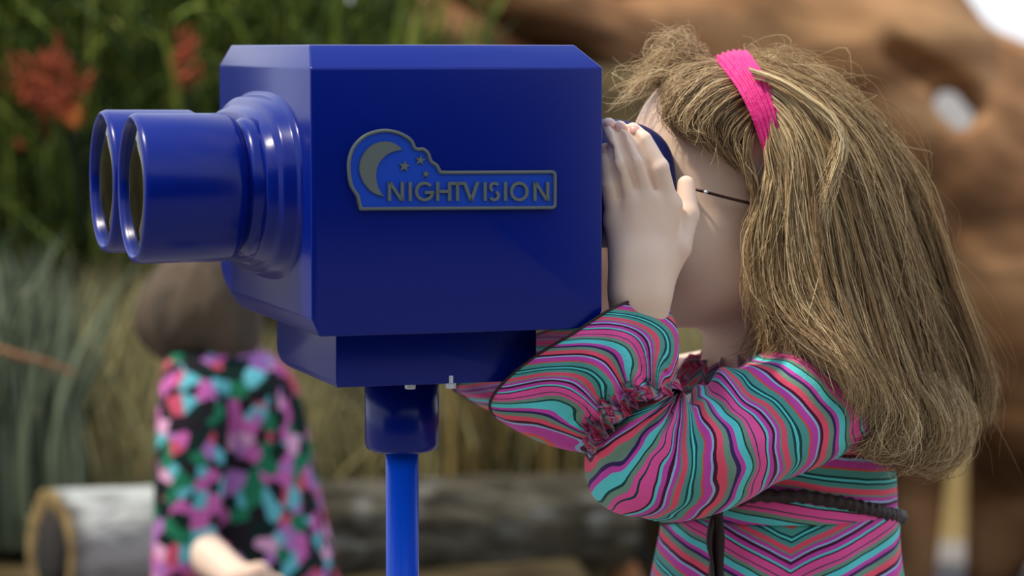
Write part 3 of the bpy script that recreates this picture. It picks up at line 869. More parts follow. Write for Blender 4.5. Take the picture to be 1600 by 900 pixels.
# ---- near sleeve: sections fan round the elbow pinch
sec = [  # inner px,py, outer px,py, Yc, half depth
    (1262, 530, 1392, 610, 2.300, 0.030), (1250, 522, 1385, 640, 2.285, 0.044), (1225, 528, 1366, 672, 2.272, 0.052), (1195, 543, 1320, 698, 2.262, 0.055), (1165, 560, 1268, 728, 2.252, 0.055),
    (1138, 580, 1215, 756, 2.244, 0.054), (1112, 598, 1162, 780, 2.238, 0.053), (1090, 610, 1108, 799, 2.232, 0.052), (1072, 617, 1050, 811, 2.226, 0.050), (1062, 619, 1000, 808, 2.222, 0.049),
    (1057, 619, 962, 794, 2.219, 0.048), (1054, 618, 932, 768, 2.217, 0.047), (1053, 616, 916, 738, 2.216, 0.046), (1052, 614, 913, 708, 2.215, 0.044), (1052, 612, 928, 676, 2.214, 0.042), (1052, 609, 950, 650, 2.213, 0.038), (1052, 604, 975, 628, 2.213, 0.030)]
K = cr(np.array(sec, float), 150)
a = np.linspace(0, 2 * math.pi, 72, endpoint=False)
R = []
for ix, iy, ox, oy, yc, dp in K:
    i3 = np.array(P(ix, iy, yc)); o3 = np.array(P(ox, oy, yc)); c = (i3 + o3) / 2; h_ = (o3 - i3) / 2
    R.append(c + np.cos(a)[:, None] * h_ + np.sin(a)[:, None] * np.array([0, -dp, 0]))
R = np.array(R)
outer = np.array(R[:, 0]); 
mids = R[:, 0] * 0.55 + R.mean(1) * 0.45
arcl = np.concatenate([[0], np.cumsum(np.linalg.norm(np.diff(mids, axis=0), axis=1))])
Sx = np.repeat((arcl / 0.085)[:, None], 72, 1) + 0.2
tt = np.linspace(0, 1, 150)[:, None]
inner_w = (0.5 - 0.5 * np.cos(a))[None] ** 1.5      # strong on the pinch side
wr = 0.0050 * vnoise(np.stack([tt * 9 + 0 * a, 0 * tt + np.cos(a) * 1.3 + 5, 0 * tt + np.sin(a) * 1.3], -1), 1.0)
ang_w = 0.0036 * np.sin(tt * 70 + np.cos(a)[None] * 2 + 3 * vnoise(np.stack([tt * 4 + 0 * a, 0 * tt + np.cos(a), 0 * tt + np.sin(a)], -1), 1.0)) * inner_w * np.clip((tt - 0.18) * 4, 0, 1)
diag_w = 0.0026 * np.sin(tt * 26 + 5.0 * np.sin(a)[None] + 2 * np.cos(a)[None])
dirn = R - R.mean(1, keepdims=True); dirn /= np.linalg.norm(dirn, axis=2, keepdims=True)
R += dirn * (wr + ang_w + diag_w)[..., None]
Sx = Sx + np.interp(tt, [0, 0.3, 0.55, 0.72, 0.85, 1], [0.42, 0.36, 0.20, 0.0, -0.06, -0.05]) * np.abs(np.sin(a))[None] ** 1.3 + 0.05 * vnoise(np.stack([tt * 14 + 0 * a, 0 * tt + np.cos(a) * 3 + 5, 0 * tt + np.sin(a) * 3], -1), 1.0)
loft('sleeve', R, M['stripe'], dress, {'stripe': Sx})

# ---- near bell cuff
hem = cr(np.array([(1037, 463, 0), (1005, 465, 0), (965, 478, 0), (930, 498, 0), (893, 523, 0), (850, 548, 0), (808, 578, 0), (776, 610, 0), (765, 634, 0), (774, 653, 0)], float), 60)[:, :2]
gat = cr(np.array([(1055, 598), (1036, 606), (1010, 614), (982, 630), (957, 652), (935, 680), (918, 708)], float), 60)[:, :2]
def bell(name, hem, gat, yc, dg, dh, m, parent, per, edge_name=None, bul=1.0):
    nr, ns = 88, 60
    phi = np.linspace(0, 2 * math.pi, nr, endpoint=False)
    t = (1 - np.cos(phi)) / 2
    tn = np.linspace(0, 1, len(hem))
    H = np.stack([np.interp(t, tn, hem[:, 0]), np.interp(t, tn, hem[:, 1])], 1)
    Gt = np.stack([np.interp(t, tn, gat[:, 0]), np.interp(t, tn, gat[:, 1])], 1)
    R = []; S = []
    for s in np.linspace(0, 1, ns):
        q = Gt * (1 - s) + H * s
        b = math.sin(math.pi * s)
        q = q + b * bul * np.stack([np.interp(t, [0, 0.3, 0.7, 1], [14, 0, 0, 2]), np.interp(t, [0, 0.3, 0.7, 1], [-4, 0, 4, 12])], 1)
        Y = yc - (dg + (dh - dg) * s ** 0.7 + 0.008 * b) * np.sin(phi)
        w = 0.0028 * np.sin(t * 38 + 4 * s) * (0.35 + (1 - s)) * np.abs(np.sin(phi)) + 0.004 * (1 - s) ** 3 * vnoise(np.stack([t * 40, np.full(nr, s * 30), phi], 1), 1.0)
        fold = 0.004 * np.sin(t * 11 + s * 3.0 + 1.0) * s * np.abs(np.sin(phi))
        R.append(Pn(q[:, 0], q[:, 1], Y - w - fold))
        S.append(per * (t + 0.20 * 4 * s * (1 - s) * np.sqrt(np.clip(1 - t, 0, 1))) + 0.12 * vnoise(np.stack([t * 3, np.full(nr, s * 2), 0 * t], 1), 1.0) + 0.35 * (1 - s) ** 2 * np.sin(t * 30) * 0.3)
    o = loft(name, np.array(R), m, parent, {'stripe': np.array(S)}, cap=False)
    e = np.array(R[-1])
    tp = np.vstack([e, e[:1]])
    tube('hem_binding', tp, 0.0011, M['ribbon'], o, n=6)
    return o
bell('cuff', hem, gat, 2.208, 0.036, 0.046, M['stripe'], dress, 2.5)
# gathered frill at the elbow
def frill(name, path, yc, m, parent, w=0.008, depth=0.034, seed=0):
    p = np.array(path, float)
    phi = np.linspace(0, 2 * math.pi, 240, endpoint=False); t = (1 - np.cos(phi)) / 2; tn = np.linspace(0, 1, len(p))
    rows = []; S = []
    for k, off in enumerate(np.linspace(-1, 1, 7)):
        b = 1 - abs(off) ** 2 * 0.7
        q = np.stack([np.interp(t, tn, p[:, 0]), np.interp(t, tn, p[:, 1])], 1)
        q = q + np.array([-0.6, -0.8]) * off * w * 2000 + 5 * np.stack([np.sin(t * 90 + k), np.cos(t * 70 + k * 1.3)], 1)
        Y = yc - np.sin(phi) * (depth + 0.005 * b + 0.004 * np.sin(t * 110 + k * 0.9 + seed))
        rows.append(Pn(q[:, 0], q[:, 1], Y)); S.append(t * 9 + 0.4 * vnoise(np.stack([t * 40, 0 * t + k, 0 * t], 1), 1.0))
    return loft(name, np.array(rows), m, parent, {'stripe': np.array(S)}, cap=False)
frill('elbow_frill', [(1052, 592), (1010, 604), (975, 622), (948, 648), (926, 676), (914, 702)], 2.206, M['frill'], dress, w=0.011, depth=0.038)

# ---- far sleeve and cuff
Kf = cr(np.array([(1150, 560, 1180, 650, 2.47, 0.04), (1080, 570, 1080, 665, 2.48, 0.042), (1000, 575, 1000, 680, 2.49, 0.042), (930, 575, 920, 690, 2.50, 0.04), (890, 570, 870, 670, 2.50, 0.036)], float), 60)
R = []
for ix, iy, ox, oy, yc, dp in Kf:
    i3 = np.array(P(ix, iy, yc)); o3 = np.array(P(ox, oy, yc)); c = (i3 + o3) / 2; h_ = (o3 - i3) / 2
    R.append(c + np.cos(a)[:, None] * h_ + np.sin(a)[:, None] * np.array([0, -dp, 0]))
R = np.array(R); loft('sleeve', R, M['stripe'], dress, {'stripe': np.repeat(np.linspace(0, 2.4, 60)[:, None], 72, 1)})
hemf = cr(np.array([(985, 470), (930, 490), (880, 508), (835, 524), (790, 550), (745, 580), (708, 605), (722, 617), (745, 632)], float), 60)
gatf = cr(np.array([(960, 560), (940, 580), (920, 600), (905, 620), (890, 640), (880, 665)], float), 60)
bell('cuff', hemf, gatf, 2.475, 0.03, 0.04, M['stripe'], dress, 2.4)

# ---- neck ruffle
def neck_ruffle():
    aa = np.linspace(0, 2 * math.pi, 300, endpoint=False); rows = []; S = []
    c = np.array(P(1172, 580, 2.372))
    for k, t in enumerate(np.linspace(0, 1, 9)):
        r = 0.043 + 0.013 * math.sin(t * math.pi * 0.9) + 0.004 * np.sin(aa * 23 + k * 0.6) + 0.0035 * np.sin(aa * 41 + k)
        z = -0.013 + 0.030 * t + 0.005 * np.sin(aa * 17 + k * 0.9) - 0.30 * 0.04 * np.cos(aa) * -1
        rows.append(np.stack([c[0] + r * 1.02 * np.cos(aa), c[1] + r * np.sin(aa), c[2] + z], 1))
        S.append(aa * 3.1 + 0.9 * vnoise(np.stack([aa * 9, 0 * aa + t * 6, 0 * aa], 1), 1.0))
    loft('neck_ruffle', np.array(rows), M['frill'], dress, {'stripe': np.array(S)}, cap=False)
neck_ruffle()
# shoes
for s in (-1, 1):
    an = hip + Vv * s * 0.048 + U * 0.01; an[2] = 0
    rows = []
    for t in np.linspace(0, 1, 14):
        c = an + U * (0.035 - 0.15 * t); w = 0.030 * math.sin(math.pi * (0.12 + 0.76 * t)) ** 0.5 + 0.002; hgt = 0.058 - 0.026 * t
        if t in (0.0, 1.0): w *= 0.5; hgt *= 0.6
        aa = np.linspace(0, 2 * math.pi, 20, endpoint=False)
        rows.append(c + np.cos(aa)[:, None] * Vv * w + (hgt / 2 + np.sin(aa) * hgt / 2)[:, None] * Wz)
    loft('shoe', np.array(rows), M['ribbon'], girl)

# ================================================================ hair
HV = []; HQ = []; HT = []; hcount = 0
def add_strands(pts, rad, tone, sides=3):
    """pts: n x s x 3 strands in one block"""
    global hcount
    n, s, _ = pts.shape
    T = np.gradient(pts, axis=1); T /= np.linalg.norm(T, axis=2, keepdims=True) + 1e-9
    ref = np.array([0.3, -0.9, 0.3]); N = np.cross(T, ref); N /= np.linalg.norm(N, axis=2, keepdims=True) + 1e-9
    B = np.cross(T, N)
    prof = np.interp(np.linspace(0, 1, s), [0, 0.1, 0.8, 1], [0.8, 1, 0.9, 0.25])
    a = np.linspace(0, 2 * math.pi, sides, endpoint=False)
    R = pts[:, :, None] + (rad[:, None] * prof[None])[..., None, None] * (np.cos(a)[None, None, :, None] * N[:, :, None] + np.sin(a)[None, None, :, None] * B[:, :, None])
    HV.append(R.reshape(-1, 3))
    k = np.arange(n)[:, None, None] * s * sides + np.arange(s - 1)[None, :, None] * sides
    j = np.arange(sides)[None, None]; jn = (j + 1) % sides
    q = np.stack([k + j, k + jn, k + jn + sides, k + j + sides], -1).reshape(-1, 4) + hcount
    HQ.append(q); HT.append(np.repeat(tone, s * sides)); hcount += n * s * sides

def sheet(guides, n, thick=(0.004, 0.012), rad=(0.00018, 0.00033), segs=18, clumps=40, clump=0.5, wave=0.002, tone=(0.5, 0.2), wild=0.0, shift=0.0, seed=0, trim=(0.8, 1.0)):
    """guides: list of lists of (px, py, Y); neighbours are blended across the sheet"""
    r = np.random.RandomState(seed)
    Gd = np.array([cr(Pn(*np.array(g, float).T), segs) for g in guides])      # g x s x 3
    ng = len(Gd)
    u = r.rand(n) * (ng - 1)
    cid = np.floor(u / (ng - 1) * clumps); cu = (cid + 0.5) / clumps * (ng - 1)
    cu += (np.random.RandomState(seed + 9).rand(clumps + 1)[cid.astype(int)] - 0.5) * 0.5 * (ng - 1) / clumps
    s = np.linspace(0, 1, segs)[None]
    uu = u[:, None] * (1 - clump * s) + cu[:, None] * clump * s
    uu = np.clip(uu, 0, ng - 1 - 1e-6)
    # smooth blend across guides
    i = uu.astype(int); f = (uu - i)[..., None]
    k = np.broadcast_to(np.arange(segs)[None], i.shape)
    end = r.uniform(trim[0], trim[1], n)[:, None]
    kk = np.clip(s * end * (segs - 1), 0, segs - 1 - 1e-6); k0 = kk.astype(int); kf = (kk - k0)[..., None]
    g0 = Gd[i, k0] * (1 - kf) + Gd[i, np.minimum(k0 + 1, segs - 1)] * kf
    g1 = Gd[i + 1, k0] * (1 - kf) + Gd[i + 1, np.minimum(k0 + 1, segs - 1)] * kf
    p = g0 * (1 - f) + g1 * f
    th_ = thick[0] + (thick[1] - thick[0]) * s
    dz = r.randn(n, 1) * 0.5
    p[..., 1] += (dz * th_) + shift
    crng = np.random.RandomState(seed + 77); cph = crng.rand(clumps + 1, 4) * 6.28; camp = 0.4 + crng.rand(clumps + 1) * 1.2
    ci = cid.astype(int)
    for ax, (fr, am) in enumerate(((5.0, 1.0), (4.0, 0.6), (6.0, 0.7))):
        ph = cph[ci, ax][:, None] + r.randn(n, 1) * 0.4
        p[..., ax] += wave * am * camp[ci][:, None] * np.sin(s * fr * 1.6 + ph) * (0.15 + s)
    if wild:
        ph = r.rand(n, 3) * 6.28; w_ = wild * np.abs(r.randn(n, 1)) * s
        p[..., 0] += w_ * np.sin(s * 7 + ph[:, :1]); p[..., 2] += w_ * np.sin(s * 6 + ph[:, 1:2]); p[..., 1] += w_ * np.sin(s * 5 + ph[:, 2:])
    ct = crng.rand(clumps + 1)
    tn = np.clip(tone[0] + tone[1] * (ct[ci] - 0.5) * 1.6 + tone[1] * r.randn(n) * 0.6, 0, 1)
    add_strands(p, r.uniform(rad[0], rad[1], n), tn)

# behind the band: crown and near side sweep back and down
A = [
    [(1150, 84, 2.345), (1215, 92, 2.350), (1290, 118, 2.352), (1358, 172, 2.355), (1415, 250, 2.36), (1452, 340, 2.37), (1480, 430, 2.38), (1518, 520, 2.39), (1548, 600, 2.39), (1545, 668, 2.39)],
    [(1158, 88, 2.325), (1222, 102, 2.325), (1290, 135, 2.325), (1350, 190, 2.325), (1402, 270, 2.33), (1436, 360, 2.335), (1462, 450, 2.34), (1498, 540, 2.345), (1520, 625, 2.345), (1500, 690, 2.345)],
    [(1165, 95, 2.305), (1228, 115, 2.300), (1285, 152, 2.296), (1340, 212, 2.292), (1382, 300, 2.295), (1412, 395, 2.30), (1438, 485, 2.305), (1468, 575, 2.31), (1478, 655, 2.31), (1430, 715, 2.305)],
    [(1172, 105, 2.290), (1230, 130, 2.280), (1280, 172, 2.272), (1322, 240, 2.266), (1352, 330, 2.268), (1380, 425, 2.275), (1404, 515, 2.28), (1428, 600, 2.285), (1432, 675, 2.285), (1385, 715, 2.28)],
    [(1180, 120, 2.280), (1232, 148, 2.268), (1272, 192, 2.260), (1300, 262, 2.256), (1320, 350, 2.258), (1340, 440, 2.262), (1364, 525, 2.258), (1392, 600, 2.26), (1402, 655, 2.262), (1350, 680, 2.255)],
    [(1188, 140, 2.274), (1228, 172, 2.262), (1255, 222, 2.256), (1268, 292, 2.254), (1276, 370, 2.254), (1290, 450, 2.25), (1318, 520, 2.24), (1350, 585, 2.24), (1364, 635, 2.245), (1330, 670, 2.24)],
    [(1195, 165, 2.271), (1218, 205, 2.261), (1232, 260, 2.256), (1232, 325, 2.255), (1232, 395, 2.253), (1242, 465, 2.246), (1278, 515, 2.232), (1314, 560, 2.222), (1336, 608, 2.222), (1338, 650, 2.225)],
    [(1202, 192, 2.269), (1208, 240, 2.261), (1206, 295, 2.257), (1196, 350, 2.256), (1196, 410, 2.256), (1206, 468, 2.252), (1238, 505, 2.24), (1272, 530, 2.225), (1300, 556, 2.215), (1318, 585, 2.212)],
    [(1206, 215, 2.268), (1198, 265, 2.262), (1186, 315, 2.259), (1172, 362, 2.259), (1170, 410, 2.26), (1180, 455, 2.262), (1192, 500, 2.268), (1184, 530, 2.275), (1165, 552, 2.285), (1140, 565, 2.29)],
]
sheet(A, 11000, thick=(0.004, 0.022), clumps=60, clump=0.6, wave=0.0045, tone=(0.46, 0.34), wild=0.0022, seed=1)
sheet(A, 2600, thick=(0.008, 0.05), clumps=40, clump=0.35, wave=0.004, tone=(0.26, 0.2), wild=0.004, shift=0.016, seed=2)
sheet(A[4:], 1300, thick=(0.003, 0.01), clumps=36, clump=0.75, wave=0.005, tone=(0.8, 0.25), wild=0.004, shift=-0.004, seed=3, trim=(0.55, 1.0))
sheet(A[:5], 350, thick=(0.003, 0.02), clumps=60, clump=0.3, wave=0.005, tone=(0.66, 0.2), wild=0.010, seed=4)
sheet(A[5:], 1500, thick=(0.003, 0.010), clumps=34, clump=0.7, wave=0.0055, tone=(0.66, 0.3), wild=0.006, shift=-0.002, seed=31, trim=(0.6, 1.0))
sheet(A[:4], 260, thick=(0.003, 0.03), clumps=60, clump=0.1, wave=0.006, tone=(0.6, 0.2), wild=0.016, seed=41, rad=(0.00018, 0.0003), trim=(0.4, 1.0))
curl = [[(1330, 520, 2.236), (1352, 580, 2.232), (1372, 640, 2.234), (1366, 680, 2.236), (1334, 694, 2.236), (1310, 682, 2.238)],
        [(1380, 560, 2.25), (1410, 620, 2.248), (1420, 672, 2.25), (1404, 706, 2.25), (1366, 712, 2.25), (1340, 694, 2.25)],
        [(1430, 580, 2.27), (1462, 640, 2.268), (1466, 690, 2.27), (1440, 720, 2.27), (1404, 724, 2.27), (1378, 708, 2.27)],
        [(1490, 580, 2.31), (1524, 640, 2.308), (1522, 690, 2.31), (1492, 724, 2.31), (1448, 738, 2.31), (1416, 728, 2.31)]]
sheet(curl, 1300, thick=(0.006, 0.012), clumps=22, clump=0.7, wave=0.005, tone=(0.6, 0.35), wild=0.005, seed=61, trim=(0.6, 1.0))
# far side of the head
FS = [[(x, y, 4.70 - Y) for x, y, Y in g] for g in A[:7]]
FS = [[(x + 6, y, min(Y, 2.46)) for x, y, Y in g] for g in FS]
sheet(FS, 2600, thick=(0.006, 0.03), clumps=40, clump=0.4, wave=0.003, tone=(0.34, 0.2), wild=0.003, seed=5)
# bright lock curling off the band
lock = [[(1168, 104, 2.268), (1215, 120, 2.258), (1262, 150, 2.250), (1304, 182, 2.246), (1318, 225, 2.244), (1300, 275, 2.244), (1285, 320, 2.244), (1296, 370, 2.246)],
        [(1180, 124, 2.264), (1225, 134, 2.256), (1268, 160, 2.249), (1296, 190, 2.246), (1308, 228, 2.244), (1292, 272, 2.244), (1278, 318, 2.244), (1282, 365, 2.246)]]
sheet(lock, 230, thick=(0.003, 0.005), clumps=8, clump=0.6, wave=0.003, tone=(0.78, 0.2), wild=0.003, seed=6)
lock2 = [[(1203, 165, 2.262), (1208, 200, 2.254), (1228, 245, 2.250), (1240, 300, 2.250), (1222, 355, 2.250), (1190, 400, 2.250), (1180, 450, 2.252)],
         [(1200, 200, 2.262), (1196, 240, 2.254), (1204, 290, 2.252), (1212, 340, 2.250), (1190, 385, 2.250), (1168, 430, 2.254), (1172, 480, 2.258)]]
sheet(lock2, 420, thick=(0.003, 0.006), clumps=14, clump=0.6, wave=0.003, tone=(0.66, 0.25), wild=0.003, seed=7)
# in front of the band: swept forward over the temple, then back
B = [
    [(1122, 92, 2.335), (1096, 88, 2.335), (1072, 92, 2.332), (1050, 104, 2.330), (1036, 120, 2.328), (1030, 140, 2.325)],
    [(1126, 98, 2.315), (1096, 98, 2.308), (1066, 108, 2.300), (1052, 130, 2.295), (1044, 158, 2.295), (1046, 184, 2.296)],
    [(1134, 108, 2.298), (1104, 112, 2.285), (1078, 128, 2.278), (1054, 154, 2.274), (1044, 184, 2.276), (1062, 212, 2.276)],
    [(1146, 126, 2.284), (1120, 134, 2.272), (1094, 152, 2.266), (1072, 180, 2.264), (1072, 206, 2.266), (1102, 230, 2.268)],
    [(1160, 148, 2.276), (1138, 160, 2.266), (1116, 180, 2.262), (1104, 204, 2.261), (1118, 228, 2.262), (1150, 250, 2.262)],
    [(1172, 172, 2.272), (1156, 188, 2.264), (1142, 208, 2.261), (1140, 230, 2.260), (1158, 256, 2.258), (1182, 290, 2.256)],
    [(1184, 200, 2.270), (1176, 216, 2.263), (1172, 238, 2.260), (1176, 262, 2.258), (1184, 300, 2.256), (1180, 350, 2.256)],
]
sheet(B, 3400, thick=(0.004, 0.010), segs=16, clumps=46, clump=0.4, wave=0.0018, tone=(0.36, 0.26), wild=0.0018, seed=8)
sheet(B[:5], 500, thick=(0.004, 0.012), segs=16, clumps=40, clump=0.4, wave=0.003, tone=(0.62, 0.2), wild=0.005, shift=-0.003, seed=9)
FB = [[(x - 4, y, 4.69 - Y) for x, y, Y in g] for g in B[2:]]
sheet(FB, 1600, thick=(0.004, 0.010), segs=16, clumps=30, clump=0.4, wave=0.002, tone=(0.4, 0.2), wild=0.002, seed=10)
# flyaway tuft above the forehead and wisps beside the housing
T1 = [[(1122, 92, 2.34), (1100, 78, 2.34), (1075, 58, 2.34), (1052, 48, 2.34), (1036, 66, 2.34), (1046, 92, 2.335)],
      [(1112, 96, 2.33), (1088, 88, 2.33), (1062, 74, 2.33), (1040, 76, 2.33), (1030, 98, 2.33), (1040, 122, 2.33)],
      [(1100, 104, 2.32), (1070, 100, 2.32), (1044, 96, 2.32), (1016, 106, 2.32), (990, 128, 2.32), (966, 146, 2.32)],
      [(1088, 112, 2.32), (1056, 118, 2.31), (1026, 118, 2.31), (998, 134, 2.31), (974, 160, 2.31), (956, 168, 2.31)]]
sheet(T1, 480, thick=(0.008, 0.02), segs=16, clumps=40, clump=0.3, wave=0.004, tone=(0.66, 0.2), wild=0.010, seed=11, rad=(0.00016, 0.00028), trim=(0.5, 1))
T2 = [[(1150, 88, 2.34), (1190, 84, 2.34), (1240, 92, 2.345), (1300, 112, 2.345), (1362, 160, 2.35)],
      [(1160, 88, 2.32), (1200, 96, 2.31), (1250, 112, 2.31), (1310, 146, 2.31), (1370, 200, 2.31)]]
sheet(T2, 260, thick=(0.006, 0.02), segs=16, clumps=40, clump=0.2, wave=0.004, tone=(0.7, 0.2), wild=0.010, seed=12, rad=(0.00016, 0.00026), trim=(0.3, 1))
# solid underlayer that fills the mass
HF = Field(np.arange(0.10, 0.42, 0.004), np.arange(2.22, 2.50, 0.004), np.arange(0.76, 1.13, 0.004))
HF.ell(HC + hf * -0.016 + hw * 0.002, (0.082, 0.077, 0.080), HM, 0.01)
for k, (g, rr) in enumerate(((A[2], 0.016), (A[3], 0.018), (A[4], 0.016))):
    for i in range(4, 8):
        p0 = np.array(P(*g[i])) + np.array([0, 0.03, 0]); p1 = np.array(P(*g[i + 1])) + np.array([0, 0.03, 0])
        HF.cone(p0, p1, rr, rr, 0.02)
HF.ell(Hd(0.045, 0, -0.075), (0.065, 0.10, 0.085), HM, 0.01, cut=True)
Vh, Qh = HF.mesh(2)
HQ.append(Qh + hcount); HV.append(Vh); HT.append(0.12 + 0.1 * vnoise(Vh * np.array([1, 1, 0.2]), 300.0))
hair = link('hair', arr_mesh('hair', np.vstack(HV), np.vstack(HQ), {'tone': np.concatenate(HT)}), M['hair'], girl)

# ================================================================ headband
hb = tag(empty('headband', tuple(Hd(0.0, 0, 0.09))), 'bright pink ribbed stretch headband over the blond hair', 'headband')
hb_path = [(1206, 262, 2.262), (1207, 235, 2.259), (1201, 205, 2.259), (1192, 172, 2.261), (1176, 137, 2.270), (1158, 110, 2.287), (1146, 95, 2.312), (1140, 91, 2.345), (1146, 95, 2.378), (1158, 110, 2.405), (1176, 137, 2.425), (1192, 172, 2.436), (1203, 205, 2.44), (1206, 262, 2.44)]
pp = cr(Pn(*np.array(hb_path, float).T), 110)
T, N, Bn = frames(pp)
ctr = Hd(-0.01, 0, -0.01)
R = []
hwid = np.interp(np.linspace(0, 1, 110), [0, 0.08, 0.25, 0.5, 0.75, 1], [0.006, 0.008, 0.0115, 0.0135, 0.0115, 0.006])
for i in range(110):
    out = pp[i] - ctr; out -= T[i] * out.dot(T[i]); out /= np.linalg.norm(out); sd_ = np.cross(T[i], out)
    row = []
    for k in range(37):
        t = -1 + 2 * k / 36
        rib = 0.0011 * math.cos(t * math.pi * 6)
        row.append(pp[i] + sd_ * t * hwid[i] + out * (0.0025 + 0.003 * (1 - t * t) + rib))
    for k in range(6):
        t = 1 - 2 * (k + 0.5) / 6
        row.append(pp[i] + sd_ * t * hwid[i] * 0.9 - out * 0.002)
    R.append(row)
loft('knit_band', np.array(R), M['band'], hb)

# ================================================================ eyeglasses
gl = tag(empty('eyeglasses', tuple(Hd(0.09, 0, -0.03))), 'thin dark brown wire eyeglasses whose arm crosses the cheek', 'eyeglasses')
tube('temple', [P(1072, 289, 2.270), P(1084, 295, 2.2655), P(1106, 301, 2.260), P(1140, 310, 2.2575), P(1172, 318, 2.258), P(1192, 326, 2.264), P(1200, 350, 2.268)], 0.0012, M['spec'], gl, n=8, samples=30)
tube('temple', [P(1000, 289, 2.40), P(1020, 292, 2.41), P(1072, 300, 2.428), P(1140, 312, 2.432), P(1172, 318, 2.43), P(1186, 330, 2.428)], 0.0012, M['spec'], gl, n=8, samples=30)
ellipsoid('hinge', np.array(P(1103, 300, 2.2590)), (0.0018, 0.0014, 0.0014), np.eye(3), M['nut'], gl, 10)
for s in (-1, 1):
    pts = [Hd(0.0945, s * 0.028 + 0.019 * math.cos(t), -0.032 + 0.013 * math.sin(t)) for t in np.linspace(0, 2 * math.pi, 28)]
    tube('rim', pts, 0.0009, M['spec'], gl, n=6)
tube('bridge', [Hd(0.0945, -0.009, -0.03), Hd(0.100, 0, -0.027), Hd(0.0945, 0.009, -0.03)], 0.0009, M['spec'], gl, n=6, samples=10)

# ================================================================ toddler behind
tod = tag(empty('person', (P(360, 800, 3.7).x, 3.7, 0)), 'small brown-haired child in a floral print dress standing behind the viewer', 'person')
TY = 3.70
q = lambda x, y, Y=TY: np.array(P(x, y, Y))
TG = Field(np.arange(-0.62, -0.10, 0.008), np.arange(3.40, 3.98, 0.008), np.arange(-0.01, 0.92, 0.008))
TM = np.array([np.array([0.86, -0.2, -0.45]), np.array([0.2, 0.97, 0]), np.array([0.44, -0.09, 0.89])])
TM = TM / np.linalg.norm(TM, axis=1, keepdims=True)
tc_ = q(338, 455)
TG.ell(tc_, (0.062, 0.055, 0.064), TM, 0.02)
tf = lambda f, v, w: tc_ + TM[0] * f + TM[1] * v + TM[2] * w
TG.ell(tf(0.03, 0, -0.04), (0.046, 0.048, 0.05), TM, 0.02)
TG.cone(tf(0.07, 0, -0.03), tf(0.078, 0, -0.045), 0.005, 0.007, 0.01)
for s in (-1, 1): TG.ell(tf(-0.005, s * 0.06, -0.03), (0.012, 0.006, 0.018), TM, 0.006)
TG.cone(tf(-0.01, 0, -0.06), q(345, 560), 0.032, 0.032, 0.02)
TG.cone(q(352, 612), q(375, 760), 0.062, 0.070, 0.02)
hz = q(375, 830)
TG.ell(hz, (0.085, 0.085, 0.09), None, 0.03)
for s in (-1, 1):
    k0 = hz + np.array([0.0, s * 0.045, 0]); k1 = np.array([k0[0], k0[1], 0.24]); k2 = np.array([k0[0], k0[1], 0.04])
    TG.cone(k0, k1, 0.05, 0.035, 0.02); TG.cone(k1, k2, 0.034, 0.022, 0.02); TG.cone(k2, k2 + np.array([0.07, 0, -0.015]), 0.022, 0.016, 0.01)
tsh = q(305, 600, 3.64); tel = q(292, 842, 3.58); twr = q(372, 905, 3.50)
TG.cone(tsh, tel, 0.030, 0.026, 0.02); TG.cone(tel, twr, 0.029, 0.020, 0.012)
for k in range(4):
    b0 = twr + np.array([0.028, 0.004 * k - 0.006, 0.010 - 0.008 * k]); TG.cone(twr, b0, 0.014, 0.009, 0.008); TG.cone(b0, b0 + np.array([0.028, 0, -0.012]), 0.0075, 0.006, 0.003)
TG.cone(twr, twr + np.array([0.03, -0.012, 0.02]), 0.011, 0.007, 0.006)
tsf = q(345, 590, 3.80); tef = q(400, 800, 3.83)
TG.cone(tsf, tef, 0.032, 0.026, 0.02); TG.cone(tef, q(470, 880, 3.80), 0.026, 0.019, 0.012); TG.ell(q(482, 890, 3.80), (0.025, 0.014, 0.02), None, 0.01)
Vt, Qt = TG.mesh(1)
link('body', arr_mesh('body', Vt, Qt), M['skin'], tod)
def px_loft(name, keys, Y0, m, parent, n=48, sec=50, noise=0.006, attrs=None):
    K = cr(np.array(keys, float), sec); aa = np.linspace(0, 2 * math.pi, n, endpoint=False); R = []
    for py, l, r, dp in K:
        c0 = np.array(P(l, py, Y0)); c1 = np.array(P(r, py, Y0)); c = (c0 + c1) / 2; hx = (c1[0] - c0[0]) / 2
        R.append(np.stack([c[0] + np.cos(aa) * hx, Y0 + np.sin(aa) * dp, np.full(n, c[2])], 1))
    R = np.array(R); R += noise * vnoise(R * np.array([1, 1, 0.3]), 26.0)[..., None] * np.array([0.6, -1, 0])
    return loft(name, R, m, parent)
td = px_loft('dress', [(520, 308, 368, 0.036), (540, 285, 400, 0.055), (560, 268, 432, 0.075), (600, 262, 462, 0.088), (700, 258, 486, 0.09), (800, 256, 506, 0.10), (900, 254, 528, 0.11), (1050, 245, 560, 0.13), (1180, 240, 580, 0.14)], TY, M['floral'], tod)
Ks = cr(np.array([(282, 536, 352, 550, 3.67, 0.03), (252, 585, 358, 606, 3.63, 0.046), (243, 700, 354, 715, 3.59, 0.046), (240, 790, 340, 830, 3.575, 0.042), (238, 850, 330, 880, 3.57, 0.042), (236, 905, 318, 925, 3.57, 0.04)], float), 40)
aa = np.linspace(0, 2 * math.pi, 40, endpoint=False); R = []
for ix, iy, ox, oy, yc, dp in Ks:
    i3 = np.array(P(ix, iy, yc)); o3 = np.array(P(ox, oy, yc)); c = (i3 + o3) / 2; h_ = (o3 - i3) / 2
    R.append(c + np.cos(aa)[:, None] * h_ + np.sin(aa)[:, None] * np.array([0, -dp, 0]))
loft('sleeve', np.array(R), M['floral'], td)
hh = Field(np.arange(-0.56, -0.26, 0.007), np.arange(3.56, 3.84, 0.007), np.arange(0.66, 0.94, 0.007))
